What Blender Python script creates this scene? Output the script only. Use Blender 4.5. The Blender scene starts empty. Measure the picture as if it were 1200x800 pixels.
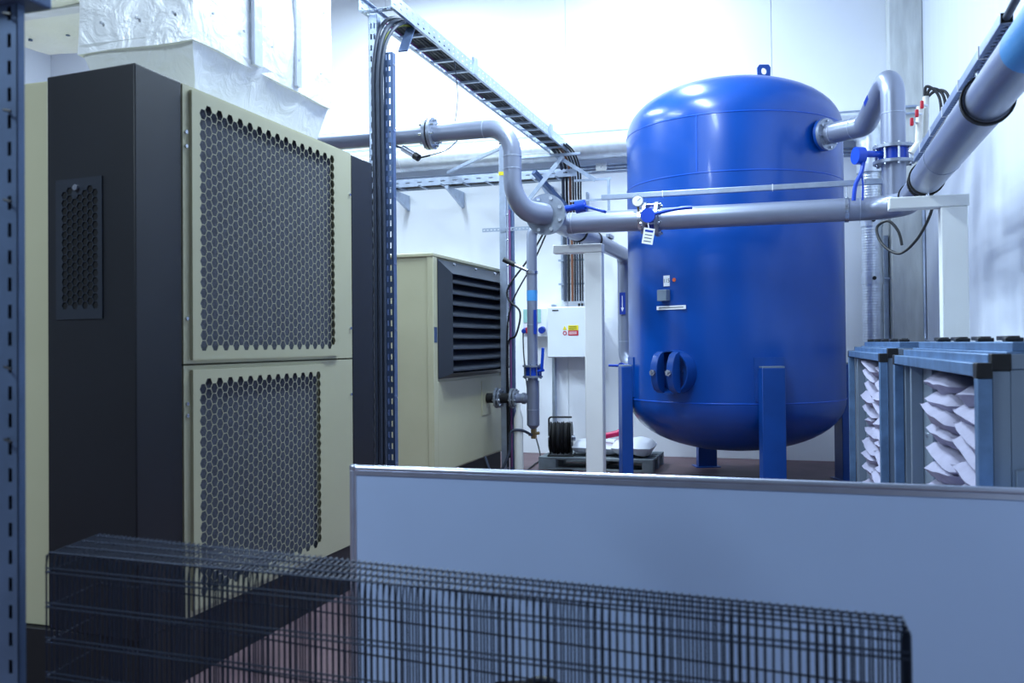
import bpy, bmesh, math, random
from mathutils import Vector, Matrix, noise
from mathutils.geometry import delaunay_2d_cdt
random.seed(7)
scene = bpy.context.scene
C = scene.collection
PI = math.pi

# ------------------------------------------------------------------ camera
FPX, YAW, PITCH, ROLL, V0, CAMH = 1070.0, math.radians(17.5), .012, .009, 390.2, 1.4
cd = bpy.data.cameras.new('camera'); cam = bpy.data.objects.new('camera', cd); C.objects.link(cam)
cd.sensor_fit = 'HORIZONTAL'; cd.sensor_width = 36; cd.lens = FPX * 36 / 1200
cd.shift_y = -(400 - V0) / 1200
cd.clip_start = .05; cd.clip_end = 100
f0 = Vector((-math.sin(YAW), math.cos(YAW), 0)); r0 = Vector((math.cos(YAW), math.sin(YAW), 0)); zz = Vector((0, 0, 1))
F = f0 * math.cos(PITCH) + zz * math.sin(PITCH); U0 = zz * math.cos(PITCH) - f0 * math.sin(PITCH)
Rr = r0 * math.cos(ROLL) - U0 * math.sin(ROLL); Uu = U0 * math.cos(ROLL) + r0 * math.sin(ROLL)
cam.matrix_world = Matrix(((Rr.x, Uu.x, -F.x, 0), (Rr.y, Uu.y, -F.y, 0), (Rr.z, Uu.z, -F.z, CAMH), (0, 0, 0, 1)))
cd.dof.use_dof = True; cd.dof.focus_distance = 7.6; cd.dof.aperture_fstop = 3.4
scene.camera = cam

# ------------------------------------------------------------------ world, lights, exposure
w = bpy.data.worlds.new('world'); scene.world = w; w.use_nodes = True
w.node_tree.nodes['Background'].inputs[0].default_value = (.55, .68, 1, 1)
w.node_tree.nodes['Background'].inputs[1].default_value = .05
vs = scene.view_settings
vs.view_transform = 'Standard'; vs.look = 'None'; vs.gamma = 1; vs.use_curve_mapping = False
vs.exposure = 0.3

def ceiling_lamp(x, y, z, power, uplight=0, lx=.3, ly=1.5):
    for k, e in enumerate((power, power * uplight)):
        if not e: continue
        l = bpy.data.lights.new('hanging_tube_light', 'AREA'); l.shape = 'RECTANGLE'; l.size = lx; l.size_y = ly
        l.energy = e; l.color = (.68, .85, 1.0)
        o = bpy.data.objects.new('hanging_tube_light', l); C.objects.link(o); o.location = (x, y, z + .03 * k)
        if k: o.rotation_euler = (PI, 0, 0)
for a_ in ((-1.5, 5.0, 4.5, 95, .45), (-1.5, 7.1, 5.0, 105, .6), (-1.7, 9.5, 6.1, 120), (-4.6, 6.6, 5.6, 130, .3), (-4.6, 9.2, 6.1, 200), (-8, 7.5, 6.1, 220), (-3.8, -.2, 4.6, 190, .15)):
    ceiling_lamp(*a_)

# ------------------------------------------------------------------ materials
def lin(c):
    return tuple(((v / 255) / 12.92 if v / 255 <= .04045 else ((v / 255 + .055) / 1.055) ** 2.4) for v in c) + (1,)
MATS = {}
def mat(name, rgb, rough=.5, metal=0, var=.08, scale=6, bump=0, bscale=60, coat=0, rgb2=None, stretch=(1, 1, 1), trans=0, dist=0, bd=.02):
    m = bpy.data.materials.new(name); m.use_nodes = True; nt = m.node_tree; N = nt.nodes; L = nt.links
    b = N['Principled BSDF']; b.inputs['Roughness'].default_value = rough; b.inputs['Metallic'].default_value = metal
    if coat: b.inputs['Coat Weight'].default_value = coat; b.inputs['Coat Roughness'].default_value = .08
    if trans: b.inputs['Transmission Weight'].default_value = trans
    tc = N.new('ShaderNodeTexCoord'); mp = N.new('ShaderNodeMapping'); mp.inputs['Scale'].default_value = stretch
    L.new(tc.outputs['Object'], mp.inputs['Vector'])
    nz = N.new('ShaderNodeTexNoise'); nz.inputs['Scale'].default_value = scale; nz.inputs['Detail'].default_value = 6
    L.new(mp.outputs['Vector'], nz.inputs['Vector'])
    rp = N.new('ShaderNodeValToRGB'); a = lin(rgb)
    c2 = lin(rgb2) if rgb2 else tuple(min(1, v * (1 + var)) for v in a[:3]) + (1,)
    c1 = a if rgb2 else tuple(v * (1 - var) for v in a[:3]) + (1,)
    rp.color_ramp.elements[0].position = .3; rp.color_ramp.elements[0].color = c1
    rp.color_ramp.elements[1].position = .7; rp.color_ramp.elements[1].color = c2
    L.new(nz.outputs['Fac'], rp.inputs['Fac']); L.new(rp.outputs['Color'], b.inputs['Base Color'])
    if bump:
        n2 = N.new('ShaderNodeTexNoise'); n2.inputs['Scale'].default_value = bscale; n2.inputs['Detail'].default_value = 4 + 4 * (dist > 0); n2.inputs['Distortion'].default_value = dist
        L.new(mp.outputs['Vector'], n2.inputs['Vector'])
        bp = N.new('ShaderNodeBump'); bp.inputs['Strength'].default_value = bump; bp.inputs['Distance'].default_value = bd
        L.new(n2.outputs['Fac'], bp.inputs['Height']); L.new(bp.outputs['Normal'], b.inputs['Normal'])
    MATS[name] = m; return m
mat('wall', (236, 239, 245), .75, 0, .015, 1.5, .03, 40)
mat('wall_sheet', (226, 231, 242), .38, 0, .03, 2.2, .12, 3.0, stretch=(1, 3, .12))
mat('wall_dim', (112, 118, 128), .85, 0, .1, 2)  # wall colour darkened to stand for the dim end behind the camera
mat('ceiling', (170, 175, 185), .8, 0, .02, 2)
mat('floor', (92, 70, 76), .55, 0, .2, 2.5, .06, 30, rgb2=(114, 90, 94))
mat('cream', (180, 177, 147), .42, 0, .03, 3)
mat('navy', (11, 15, 23), .48, 0, .12, 3, .03, 250)
mat('vent', (30, 37, 48), .45, 0, .05, 3)  # navy lightened to stand for light caught on the honeycomb walls
mat('plinth', (20, 20, 24), .55, 0, .1, 4)
mat('hexsheet', (168, 168, 146), .45, 0, .05, 5)
mat('filter', (76, 80, 92), .95, 0, .25, 60, .5, 160)
mat('hollow_shade', (8, 9, 11), .9, 0, .05, 3)  # near-black standing in for the shade inside openings
mat('louver', (38, 44, 54), .4, 0, .06, 5)
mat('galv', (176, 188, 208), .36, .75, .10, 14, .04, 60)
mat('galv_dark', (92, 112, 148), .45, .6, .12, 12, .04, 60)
mat('foil', (246, 248, 250), .42, .3, .03, 3, .5, 6, dist=1.2, bd=.03)
mat('tape', (228, 233, 242), .28, .7, .03, 5, .3, 12)
mat('duct_silver', (222, 228, 236), .30, .55, .12, 9, .10, 22)
mat('pipe', (140, 147, 166), .33, .4, .05, 4, .02, 80)
mat('flange', (150, 158, 172), .36, .6, .10, 20)
mat('steel', (190, 195, 205), .25, .9, .08, 30)
mat('weld', (170, 178, 196), .4, .5, .15, 60)
mat('tank', (0, 68, 154), .28, 0, .05, 2, .012, 90, coat=.12)
mat('tank_rim', (10, 80, 185), .3, 0, .05, 4)
mat('valve_blue', (10, 66, 186), .32, 0, .08, 8)
mat('bluepaint', (10, 68, 148), .38, 0, .1, 5)
mat('concrete', (206, 209, 206), .85, 0, .14, 4, .2, 18, stretch=(3, 3, .5))
mat('white', (232, 234, 232), .42, 0, .02, 4)
mat('boxwhite', (222, 227, 236), .4, 0, .02, 4)
mat('board', (184, 206, 242), .2, 0, .02, 2)
mat('alu', (200, 206, 222), .3, .85, .05, 10)
mat('cable_black', (22, 24, 30), .5, 0, .15, 10)
mat('cable_grey', (54, 62, 78), .5, 0, .1, 10)
mat('cable_brown', (120, 76, 54), .5, 0, .1, 10)
mat('cable_green', (170, 178, 70), .5, 0, .1, 10)
mat('cable_purple', (120, 70, 120), .5, 0, .1, 10)
mat('black', (18, 19, 23), .5, 0, .1, 10)
mat('rubber', (14, 14, 17), .75, 0, .2, 20)
mat('red', (190, 30, 50), .4, 0, .06, 10)
mat('pink', (214, 30, 96), .35, 0, .06, 10)
mat('yellow', (240, 222, 40), .5, 0, .04, 10)
mat('orange', (228, 106, 66), .5, 0, .04, 10)
mat('skyblue', (74, 150, 214), .4, 0, .04, 8)
mat('signblue', (18, 56, 158), .4, 0, .04, 8)
mat('paper', (240, 242, 246), .6, 0, .02, 10)
mat('ink', (24, 26, 34), .6, 0, .02, 10)
mat('sack', (236, 238, 246), .5, 0, .03, 5, .35, 9)
mat('pocket', (156, 154, 176), .8, 0, .05, 9, .35, 16)
mat('bluesteel', (104, 134, 170), .42, .5, .22, 10, .05, 40)
mat('greypanel', (128, 142, 158), .4, .35, .06, 4)
mat('pallet', (128, 138, 144), .65, 0, .12, 12)
mat('wire', (34, 44, 62), .42, .5, .15, 14)
mat('upright', (96, 116, 146), .48, .5, .12, 9)
mat('glass_green', (150, 196, 190), .15, 0, .04, 8)
mat('pvc', (222, 222, 216), .45, 0, .03, 6)
mat('brass', (150, 130, 90), .35, .8, .1, 20)

# ------------------------------------------------------------------ mesh helpers
def V(*a): return Vector(a[0]) if len(a) == 1 else Vector(a)
BASE = {}
def base_of(o): return BASE.get(o.name, Vector((0, 0, 0))) if o else Vector((0, 0, 0))
class MB:
    def __init__(s): s.v = []; s.f = []; s.m = []
    def add(s, vs_, fs):
        n = len(s.v); s.v += [tuple(v) for v in vs_]; s.f += [tuple(i + n for i in f) for f in fs]; return s
    def box(s, x0, x1, y0, y1, z0, z1):
        return s.add([(x0, y0, z0), (x1, y0, z0), (x1, y1, z0), (x0, y1, z0), (x0, y0, z1), (x1, y0, z1), (x1, y1, z1), (x0, y1, z1)],
                     [(0, 3, 2, 1), (4, 5, 6, 7), (0, 1, 5, 4), (1, 2, 6, 5), (2, 3, 7, 6), (3, 0, 4, 7)])
    def obox(s, c, a, b, n):            # centre and three half vectors
        c, a, b, n = V(c), V(a), V(b), V(n)
        p = [c + a * i + b * j + n * k for k in (-1, 1) for (i, j) in ((-1, -1), (1, -1), (1, 1), (-1, 1))]
        return s.add(p, [(0, 3, 2, 1), (4, 5, 6, 7), (0, 1, 5, 4), (1, 2, 6, 5), (2, 3, 7, 6), (3, 0, 4, 7)])
    def beam(s, p0, p1, w_, h_, up=(0, 0, 1)):
        p0, p1 = V(p0), V(p1); d = (p1 - p0); L = d.length; d.normalize(); u = V(up)
        sd = d.cross(u)
        if sd.length < 1e-4: sd = d.cross(V(1, 0, 0))
        sd.normalize(); u = sd.cross(d)
        return s.obox((p0 + p1) / 2, d * L / 2, sd * w_ / 2, u * h_ / 2)
    def tube(s, pts, r, seg=14, caps=True):
        pts = [V(p) for p in pts]; n = len(pts); rs = r if isinstance(r, (list, tuple)) else [r] * n
        T = []
        for i in range(n):
            d = (pts[min(i + 1, n - 1)] - pts[max(i - 1, 0)]); T.append(d.normalized())
        nrm = T[0].orthogonal().normalized(); vv = []; ff = []
        for i in range(n):
            nrm = (nrm - T[i] * nrm.dot(T[i])); nrm.normalize(); bi = T[i].cross(nrm)
            for k in range(seg):
                a = 2 * PI * k / seg; vv.append(pts[i] + (nrm * math.cos(a) + bi * math.sin(a)) * rs[i])
        for i in range(n - 1):
            for k in range(seg):
                k2 = (k + 1) % seg; ff.append((i * seg + k, i * seg + k2, (i + 1) * seg + k2, (i + 1) * seg + k))
        if caps: ff.append(tuple(range(seg - 1, -1, -1))); ff.append(tuple((n - 1) * seg + k for k in range(seg)))
        return s.add(vv, ff)
    def cyl(s, p0, p1, r, r2=None, seg=20): return s.tube([p0, p1], [r, r if r2 is None else r2], seg)
    def lathe(s, prof, c=(0, 0, 0), axis=(0, 0, 1), seg=32):     # prof: (r, h) along the axis
        c = V(c); ax = V(axis).normalized(); a = ax.orthogonal().normalized(); b = ax.cross(a); vv = []; ff = []; idx = []
        for r, h in prof:
            if r < 1e-6: idx.append([len(vv)]); vv.append(c + ax * h)
            else:
                idx.append(list(range(len(vv), len(vv) + seg)))
                vv += [c + ax * h + (a * math.cos(2 * PI * k / seg) + b * math.sin(2 * PI * k / seg)) * r for k in range(seg)]
        for i in range(len(prof) - 1):
            A, B = idx[i], idx[i + 1]
            for k in range(seg):
                k2 = (k + 1) % seg
                if len(A) == 1 and len(B) == 1: continue
                if len(A) == 1: ff.append((A[0], B[k2], B[k]))
                elif len(B) == 1: ff.append((A[k], A[k2], B[0]))
                else: ff.append((A[k], A[k2], B[k2], B[k]))
        return s.add(vv, ff)
    def ring(s, c, axis, ri, ro, h, seg=32): return s.lathe([(ri, -h / 2), (ro, -h / 2), (ro, h / 2), (ri, h / 2), (ri, -h / 2)], c, axis, seg)
    def prism(s, poly, z0, z1):
        n = len(poly)
        return s.add([(x, y, z0) for x, y in poly] + [(x, y, z1) for x, y in poly],
                     [tuple(range(n - 1, -1, -1)), tuple(range(n, 2 * n))] + [(i, (i + 1) % n, n + (i + 1) % n, n + i) for i in range(n)])
    def strip(s, o, a, b, L, W, pitch, hl, cols, hw, th=.002):    # perforated strip with real slots
        o = V(o); a = V(a).normalized(); b = V(b).normalized(); n = a.cross(b).normalized()
        ws = [0]
        for c in cols: ws += [c - hw / 2, c + hw / 2]
        ws.append(W); ls = [0]; k = 0
        while (k + .5) * pitch + hl / 2 < L - .004:
            ls += [(k + .5) * pitch - hl / 2, (k + .5) * pitch + hl / 2]; k += 1
        ls.append(L); nl, nw = len(ls), len(ws)
        g = {(i, j, t): None for i in range(nl) for j in range(nw) for t in (0, 1)}; vv = []; ff = []
        for (i, j, t) in g: g[(i, j, t)] = len(vv); vv.append(o + a * ls[i] + b * ws[j] + n * (th * t))
        hole = lambda i, j: i % 2 == 1 and j % 2 == 1 and i < nl - 1 and j < nw - 1
        ok = lambda i, j: 0 <= i < nl - 1 and 0 <= j < nw - 1 and not hole(i, j)
        for i in range(nl - 1):
            for j in range(nw - 1):
                if hole(i, j): continue
                ff.append((g[i, j, 1], g[i + 1, j, 1], g[i + 1, j + 1, 1], g[i, j + 1, 1]))
                ff.append((g[i, j, 0], g[i, j + 1, 0], g[i + 1, j + 1, 0], g[i + 1, j, 0]))
                if not ok(i - 1, j): ff.append((g[i, j, 0], g[i, j, 1], g[i, j + 1, 1], g[i, j + 1, 0]))
                if not ok(i + 1, j): ff.append((g[i + 1, j, 0], g[i + 1, j + 1, 0], g[i + 1, j + 1, 1], g[i + 1, j, 1]))
                if not ok(i, j - 1): ff.append((g[i, j, 0], g[i + 1, j, 0], g[i + 1, j, 1], g[i, j, 1]))
                if not ok(i, j + 1): ff.append((g[i, j + 1, 0], g[i, j + 1, 1], g[i + 1, j + 1, 1], g[i + 1, j + 1, 0]))
        return s.add(vv, ff)
    def build(s, name, m, parent=None, bev=0, sharp=35, label=None):
        me = bpy.data.meshes.new(name); off = base_of(parent)
        me.from_pydata([(x - off.x, y - off.y, z - off.z) for x, y, z in s.v], [], s.f)
        me.materials.append(MATS[m]); me.validate(); me.update()
        me.polygons.foreach_set('use_smooth', [True] * len(me.polygons)); me.set_sharp_from_angle(angle=math.radians(sharp))
        o = bpy.data.objects.new(name, me); C.objects.link(o)
        if parent: o.parent = parent; BASE[o.name] = off
        if bev:
            md = o.modifiers.new('bevel', 'BEVEL'); md.width = bev; md.segments = 2; md.limit_method = 'ANGLE'; md.angle_limit = math.radians(40)
        if label: o['label'] = label
        return o
def thing(name, label, cat, loc=(0, 0, 0), group=None):
    o = bpy.data.objects.new(name, None); C.objects.link(o); o.location = loc; o.empty_display_size = .1
    BASE[o.name] = V(loc); o['label'] = label; o['category'] = cat
    if group: o['group'] = group
    return o
def tag(o, label, cat, group=None):
    o['label'] = label; o['category'] = cat
    if group: o['group'] = group
    return o
def struct(o): o['kind'] = 'structure'; return o
def copy_part(src, parent, delta, name=None):
    o = src.copy(); C.objects.link(o); o.parent = parent
    if 'label' in o.keys(): pass
    o.location = src.location + V(delta); BASE[o.name] = base_of(parent); return o
def fillet(pts, R, n=8):
    pts = [V(p) for p in pts]; out = [pts[0]]
    for i in range(1, len(pts) - 1):
        r = R[i - 1] if isinstance(R, (list, tuple)) else R
        a = (pts[i - 1] - pts[i]).normalized(); b = (pts[i + 1] - pts[i]).normalized()
        ang = a.angle(b); t = r / math.tan(ang / 2); c = pts[i] + (a + b).normalized() * (r / math.sin(ang / 2))
        p, q = pts[i] + a * t - c, pts[i] + b * t - c; tot = p.angle(q); ax = p.cross(q).normalized()
        for k in range(n + 1): out.append(c + Matrix.Rotation(tot * k / n, 3, ax) @ p)
    out.append(pts[-1]); return out
def smooth_path(pts, n=8):              # Catmull-Rom
    pts = [V(p) for p in pts]; P_ = [pts[0]] + pts + [pts[-1]]; out = []
    for i in range(1, len(P_) - 2):
        a, b, c, d = P_[i - 1:i + 3]
        for k in range(n):
            t = k / n; out.append(.5 * ((2 * b) + (c - a) * t + (2 * a - 5 * b + 4 * c - d) * t * t + (3 * b - a - 3 * c + d) * t ** 3))
    out.append(pts[-1]); return out
def text(body, c, right, up, size, m, name, parent):
    cu = bpy.data.curves.new(name, 'FONT'); cu.body = body; cu.size = size; cu.align_x = 'CENTER'; cu.align_y = 'CENTER'; cu.extrude = .0005
    t = bpy.data.objects.new(name, cu); C.objects.link(t)
    me = bpy.data.meshes.new_from_object(t.evaluated_get(bpy.context.evaluated_depsgraph_get())); bpy.data.objects.remove(t)
    r, u = V(right).normalized(), V(up).normalized(); n = r.cross(u); off = base_of(parent)
    for v in me.vertices: v.co = V(c) - off + r * v.co.x + u * v.co.y + n * v.co.z
    me.materials.clear(); me.materials.append(MATS[m]); o = bpy.data.objects.new(name, me); C.objects.link(o)
    o.parent = parent; BASE[o.name] = off; return o
def flange_bolts(parent, c, axis, r, n, h, br=.012, phase=0, name='bolt'):
    c = V(c); ax = V(axis).normalized(); a = ax.orthogonal().normalized(); b = ax.cross(a); first = None
    for k in range(n):
        d = (a * math.cos(phase + 2 * PI * k / n) + b * math.sin(phase + 2 * PI * k / n)) * r
        if first is None:
            first = MB().cyl(c + d - ax * h / 2, c + d + ax * h / 2, br, seg=6).build(name, 'steel', parent); d0 = d
        else: copy_part(first, parent, d - d0)

# ------------------------------------------------------------------ the room
XL, XR, YN, YB, ZC = -11.0, 1.33, -3.0, 11.3, 6.3
struct(MB().box(XL - .2, XR + .2, YN - .2, YB + .2, -.2, 0).build('floor', 'floor'))
struct(MB().box(XL - .2, XR + .2, YN - .2, YB + .2, ZC, ZC + .2).build('ceiling', 'ceiling'))
struct(MB().box(XL - .2, XL, YN, YB, 0, ZC).build('wall_left', 'wall'))
struct(MB().box(XR, XR + .2, YN, YB, 0, ZC).build('wall_right', 'wall_sheet'))
struct(MB().box(XL, XR, YN - .2, YN, 0, ZC).build('wall_front', 'wall_dim'))
wb = struct(MB().box(XL, XR, YB, YB + .2, 0, ZC).build('wall_back', 'wall'))
js = [XL, -7.83, -5.32, -2.81, -.28, XR]
for i in range(5):
    MB().box(js[i] + .004, js[i + 1] - .004, YB - .012, YB - .0005, 0, ZC).build('panel', 'wall', wb, .003)
col = MB().box(.985, 1.328, 10.92, 11.285, 0, ZC - .002).build('concrete_column', 'concrete', None, .012)
tag(col, 'bare grey concrete column in the corner behind the blue tank', 'column')

# ------------------------------------------------------------------ honeycomb grille
def hex_grille(name, m, parent, O, a, b, n, Wd, Hd, fx, fz, R, t=.0026, depth=.0015, plate=.014, skip=()):
    """plate Wd x Hd at O (lower corner) along a, b with normal n; honeycomb holes in the field fx, fz"""
    O, a, b, n = V(O), V(a), V(b), V(n); cw = 1.5 * R; rh = math.sqrt(3) * R
    cols = int((fx[1] - fx[0] - .5 * R) / cw); rows = int((fz[1] - fz[0] - rh / 2) / rh)
    hx = (fx[1] - fx[0] - (cols * cw + .5 * R)) / 2; hz = (fz[1] - fz[0] - (rows + .5) * rh) / 2
    cs = []
    for i in range(cols):
        for j in range(rows):
            c = (fx[0] + hx + R + i * cw, fz[0] + hz + rh * (.5 + j + (.5 if i % 2 else 0)))
            if any((c[0] - p[0]) ** 2 + (c[1] - p[1]) ** 2 < p[2] ** 2 for p in skip): continue
            cs.append(c)
    mb = MB(); M = lambda x, z, d: O + a * x + b * z + n * d
    edges = {}
    key = lambda p: (round(p[0], 4), round(p[1], 4))
    cosn = [(math.cos(k * PI / 3), math.sin(k * PI / 3)) for k in range(6)]
    Ri = R - t / math.sqrt(3) * 1.0
    for cx, cz in cs:
        po = [(cx + R * p, cz + R * q) for p, q in cosn]; pi = [(cx + Ri * p, cz + Ri * q) for p, q in cosn]
        vv = [M(*p, 0) for p in po] + [M(*p, 0) for p in pi] + [M(*p, -depth) for p in pi]
        mb.add(vv, [f for k in range(6) for f in ((k, (k + 1) % 6, 6 + (k + 1) % 6, 6 + k), (6 + k, 6 + (k + 1) % 6, 12 + (k + 1) % 6, 12 + k))])
        for k in range(6):
            e = tuple(sorted((key(po[k]), key(po[(k + 1) % 6])))); edges[e] = edges.get(e, 0) + 1
    # merge nearly equal keys
    bnd = [e for e, c in edges.items() if c == 1]
    pts = []; ix = {}
    def pid(p):
        for q in ((p[0] + dx, p[1] + dz) for dx in (0, 1e-4, -1e-4) for dz in (0, 1e-4, -1e-4)):
            q = (round(q[0], 4), round(q[1], 4))
            if q in ix: return ix[q]
        ix[p] = len(pts); pts.append(Vector(p)); return ix[p]
    es = [(pid(p), pid(q)) for p, q in bnd]; es = [e for e in es if e[0] != e[1]]
    q0 = len(pts); pts += [Vector((0, 0)), Vector((Wd, 0)), Vector((Wd, Hd)), Vector((0, Hd))]
    es += [(q0 + k, q0 + (k + 1) % 4) for k in range(4)]
    r = delaunay_2d_cdt(pts, es, [], 0, 1e-5)
    tv, tf = r[0], r[2]; keep = []
    for f in tf:
        cx = sum(tv[i].x for i in f) / 3; cz = sum(tv[i].y for i in f) / 3
        inside = False
        for hx_, hz_ in cs:
            dx, dz = abs(cx - hx_), abs(cz - hz_)
            if dz < rh / 2 and dx < R - dz / math.sqrt(3): inside = True; break
        if not inside: keep.append(f)
    mb.add([M(p.x, p.y, 0) for p in tv], keep)
    c4 = [(0, 0), (Wd, 0), (Wd, Hd), (0, Hd)]
    mb.add([M(*p, 0) for p in c4] + [M(*p, -plate) for p in c4], [(k, 4 + k, 4 + (k + 1) % 4, (k + 1) % 4) for k in range(4)])
    return mb.build(name, m, parent, sharp=25)

# ------------------------------------------------------------------ big compressor on the left
SX = -2.47
t = thing('compressor', 'tall cream and black cabinet with two honeycomb grilles on its side', 'machine', (-3.4, 4, 0))
MB().box(-4.7, SX - .005, 2.99, 5.03, 0, .255).build('plinth', 'plinth', t, .004)
MB().box(-4.7, -2.56, 3.24, 4.755, .256, 2.505).build('body', 'cream', t, .004)
MB().prism([(SX, 2.955), (SX, 3.236), (-2.944, 3.236), (-2.944, 3.0)], .256, 2.516).build('front_fascia', 'navy', t, .006)
MB().box(-4.7, -2.956, 3.02, 3.235, .256, 2.508).build('front_panel', 'cream', t, .006)
MB().box(-4.7, SX, 4.766, 5.035, .256, 2.506).build('rear_section', 'navy', t, .004)
def side_panel(z0, z1, dy1, dz0, dz1, fy, fz, latch_z):
    p = MB(); y0, y1 = 3.244, 4.757
    p.box(-2.555, SX, y0, fy[0], z0, z1).box(-2.555, SX, fy[1], y1, z0, z1).box(-2.555, SX, fy[0], fy[1], z0, fz[0]).box(-2.555, SX, fy[0], fy[1], fz[1], z1)
    sp = p.build('side_panel', 'cream', t)
    MB().box(-2.552, -2.478, fy[0], fy[1], fz[0], fz[1]).build('filter_mat', 'filter', sp)
    hex_grille('honeycomb_grille', 'hexsheet' if 0 else 'cream', sp, (SX + .016, 3.285, dz0), (0, 1, 0), (0, 0, 1), (1, 0, 0), dy1 - 3.285, dz1 - dz0,
               (fy[0] - 3.285, fy[1] - 3.285), (fz[0] - dz0, fz[1] - dz0), .0263)
    for (ly, lz) in latch_z:
        MB().cyl((SX - .002, ly, lz), (SX + .008, ly, lz), .008, seg=10).build('latch', 'steel', sp)
side_panel(1.329, 2.512, 4.572, 1.345, 2.494, (3.322, 4.545), (1.372, 2.462), ((3.262, 2.31), (3.262, 2.25), (3.262, 1.52), (4.735, 2.27), (4.735, 1.5)))
side_panel(.258, 1.321, 4.398, .285, 1.302, (3.322, 4.372), (.322, 1.272), ((3.262, 1.16), (3.262, 1.11), (4.735, 1.12), (4.735, .5)))
# small vent on the slanted fascia
fa = V(-2.944, 3.0, 0); fb = V(SX, 2.955, 0); fdir = (fb - fa).normalized(); fn = V(fdir.y, -fdir.x, 0)
vo = fa + fdir * .055 + fn * .006; vo.z = 1.516
vent = hex_grille('vent_grille', 'vent', t, vo, fdir, (0, 0, 1), fn, .252, .568, (.02, .244), (.03, .545), .0185, .0036, .005, .008, skip=((.118, .535, .042),))
MB().obox(vo + fdir * .126 + V(0, 0, .284) - fn * .0052, fdir * .113, (0, 0, .262), fn * .0008).build('vent_shade_sheet', 'hollow_shade', vent)  # dark sheet painted as the shade behind the vent holes
MB().cyl(vo + fdir * .118 + V(0, 0, .53), vo + fdir * .118 + V(0, 0, .53) + fn * .012, .012, seg=16).build('knob', 'steel', vent)

# ------------------------------------------------------------------ foil-wrapped duct over the compressor
def soft_box(lo, hi, step=.09, amp=.012):
    """closed box of subdivided faces whose skin is gently crumpled"""
    mb = MB(); lo, hi = V(lo), V(hi); sz = hi - lo
    for ax in range(3):
        u, v = (ax + 1) % 3, (ax + 2) % 3; nu, nv = max(1, round(sz[u] / step)), max(1, round(sz[v] / step))
        for side in (0, 1):
            vv = []
            for i in range(nu + 1):
                for j in range(nv + 1):
                    p = V(0, 0, 0); p[ax] = hi[ax] if side else lo[ax]; p[u] = lo[u] + sz[u] * i / nu; p[v] = lo[v] + sz[v] * j / nv
                    q = V(noise.noise(p * 3.1), noise.noise(p * 3.1 + V(9, 4, 2)), noise.noise(p * 3.1 + V(3, 8, 7))) * amp
                    vv.append(p + q)
            ff = [(i * (nv + 1) + j, (i + 1) * (nv + 1) + j, (i + 1) * (nv + 1) + j + 1, i * (nv + 1) + j + 1) for i in range(nu) for j in range(nv)]
            if not side: ff = [f[::-1] for f in ff]
            mb.add(vv, ff)
    return mb
t = thing('foil_duct', 'foil-wrapped rectangular air duct with a tapered hood above the cream cabinet', 'air duct', (-3, 4.1, 2.51))
soft_box((-3.24, 3.5, 2.79), (-2.6, 4.77, 6.28), .09, .022).build('riser', 'foil', t, sharp=60)
mb = MB(); n = 14
def rect_loop(x0, x1, y0, y1, z, k=10):
    c = [(x0, y0), (x1, y0), (x1, y1), (x0, y1)]; out = []
    for i in range(4):
        p, q = c[i], c[(i + 1) % 4]; out += [V(p[0] + (q[0] - p[0]) * s / k, p[1] + (q[1] - p[1]) * s / k, z) for s in range(k)]
    return out
loops = []
for i in range(6):
    s = i / 5; e = .11 * s
    loops.append([p + V(noise.noise(p * 4), noise.noise(p * 4 + V(5, 1, 0)), 0) * .022 for p in rect_loop(-3.24 + e, -2.6 - e, 3.5 + e, 4.77 - .05 * s, 2.83 - .318 * s)])
vv = [p for l in loops for p in l]; k = len(loops[0])
mb.add(vv, [(i * k + j, i * k + (j + 1) % k, (i + 1) * k + (j + 1) % k, (i + 1) * k + j) for i in range(5) for j in range(k)] + [tuple(5 * k + j for j in range(k))])
mb.build('hood', 'foil', t, sharp=60)
soft_box((-4.4, 3.3, 3.2), (-3.2, 4.5, 4.1), .1, .018).build('branch', 'foil', t, sharp=60)
MB().box(-4.38, -3.25, 3.85, 3.93, 3.184, 3.196).build('tape_strip', 'tape', t)
MB().box(-2.60, -2.578, 3.95, 4.02, 2.81, 6.2).build('tape_strip', 'tape', t)
MB().box(-2.60, -2.578, 4.35, 4.40, 2.81, 6.2).build('tape_strip', 'tape', t)
pin = None
for i in range(5):
    for j in range(4):
        p = (-2.59, 3.62 + i * .25 + .04 * (j % 2), 2.95 + j * .36)
        if pin is None: pin = MB().cyl(p, (p[0] + .012, p[1], p[2]), .007, seg=10).build('fixing_pin', 'tape', t); pp = V(p)
        else: copy_part(pin, t, V(p) - pp)
for i in range(3):
    for j in range(3):
        p = (-3.1 + i * .2, 3.49, 2.92 + j * .3); MB().cyl(p, (p[0], p[1] - .012, p[2]), .007, seg=10).build('fixing_pin', 'tape', t)
for i in range(4):
    for j in range(3):
        p = (-4.25 + i * .27, 3.55 + j * .33, 3.197); MB().cyl(p, (p[0], p[1], p[2] - .008), .012, seg=10).build('fixing_pin', 'galv_dark', t)

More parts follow.
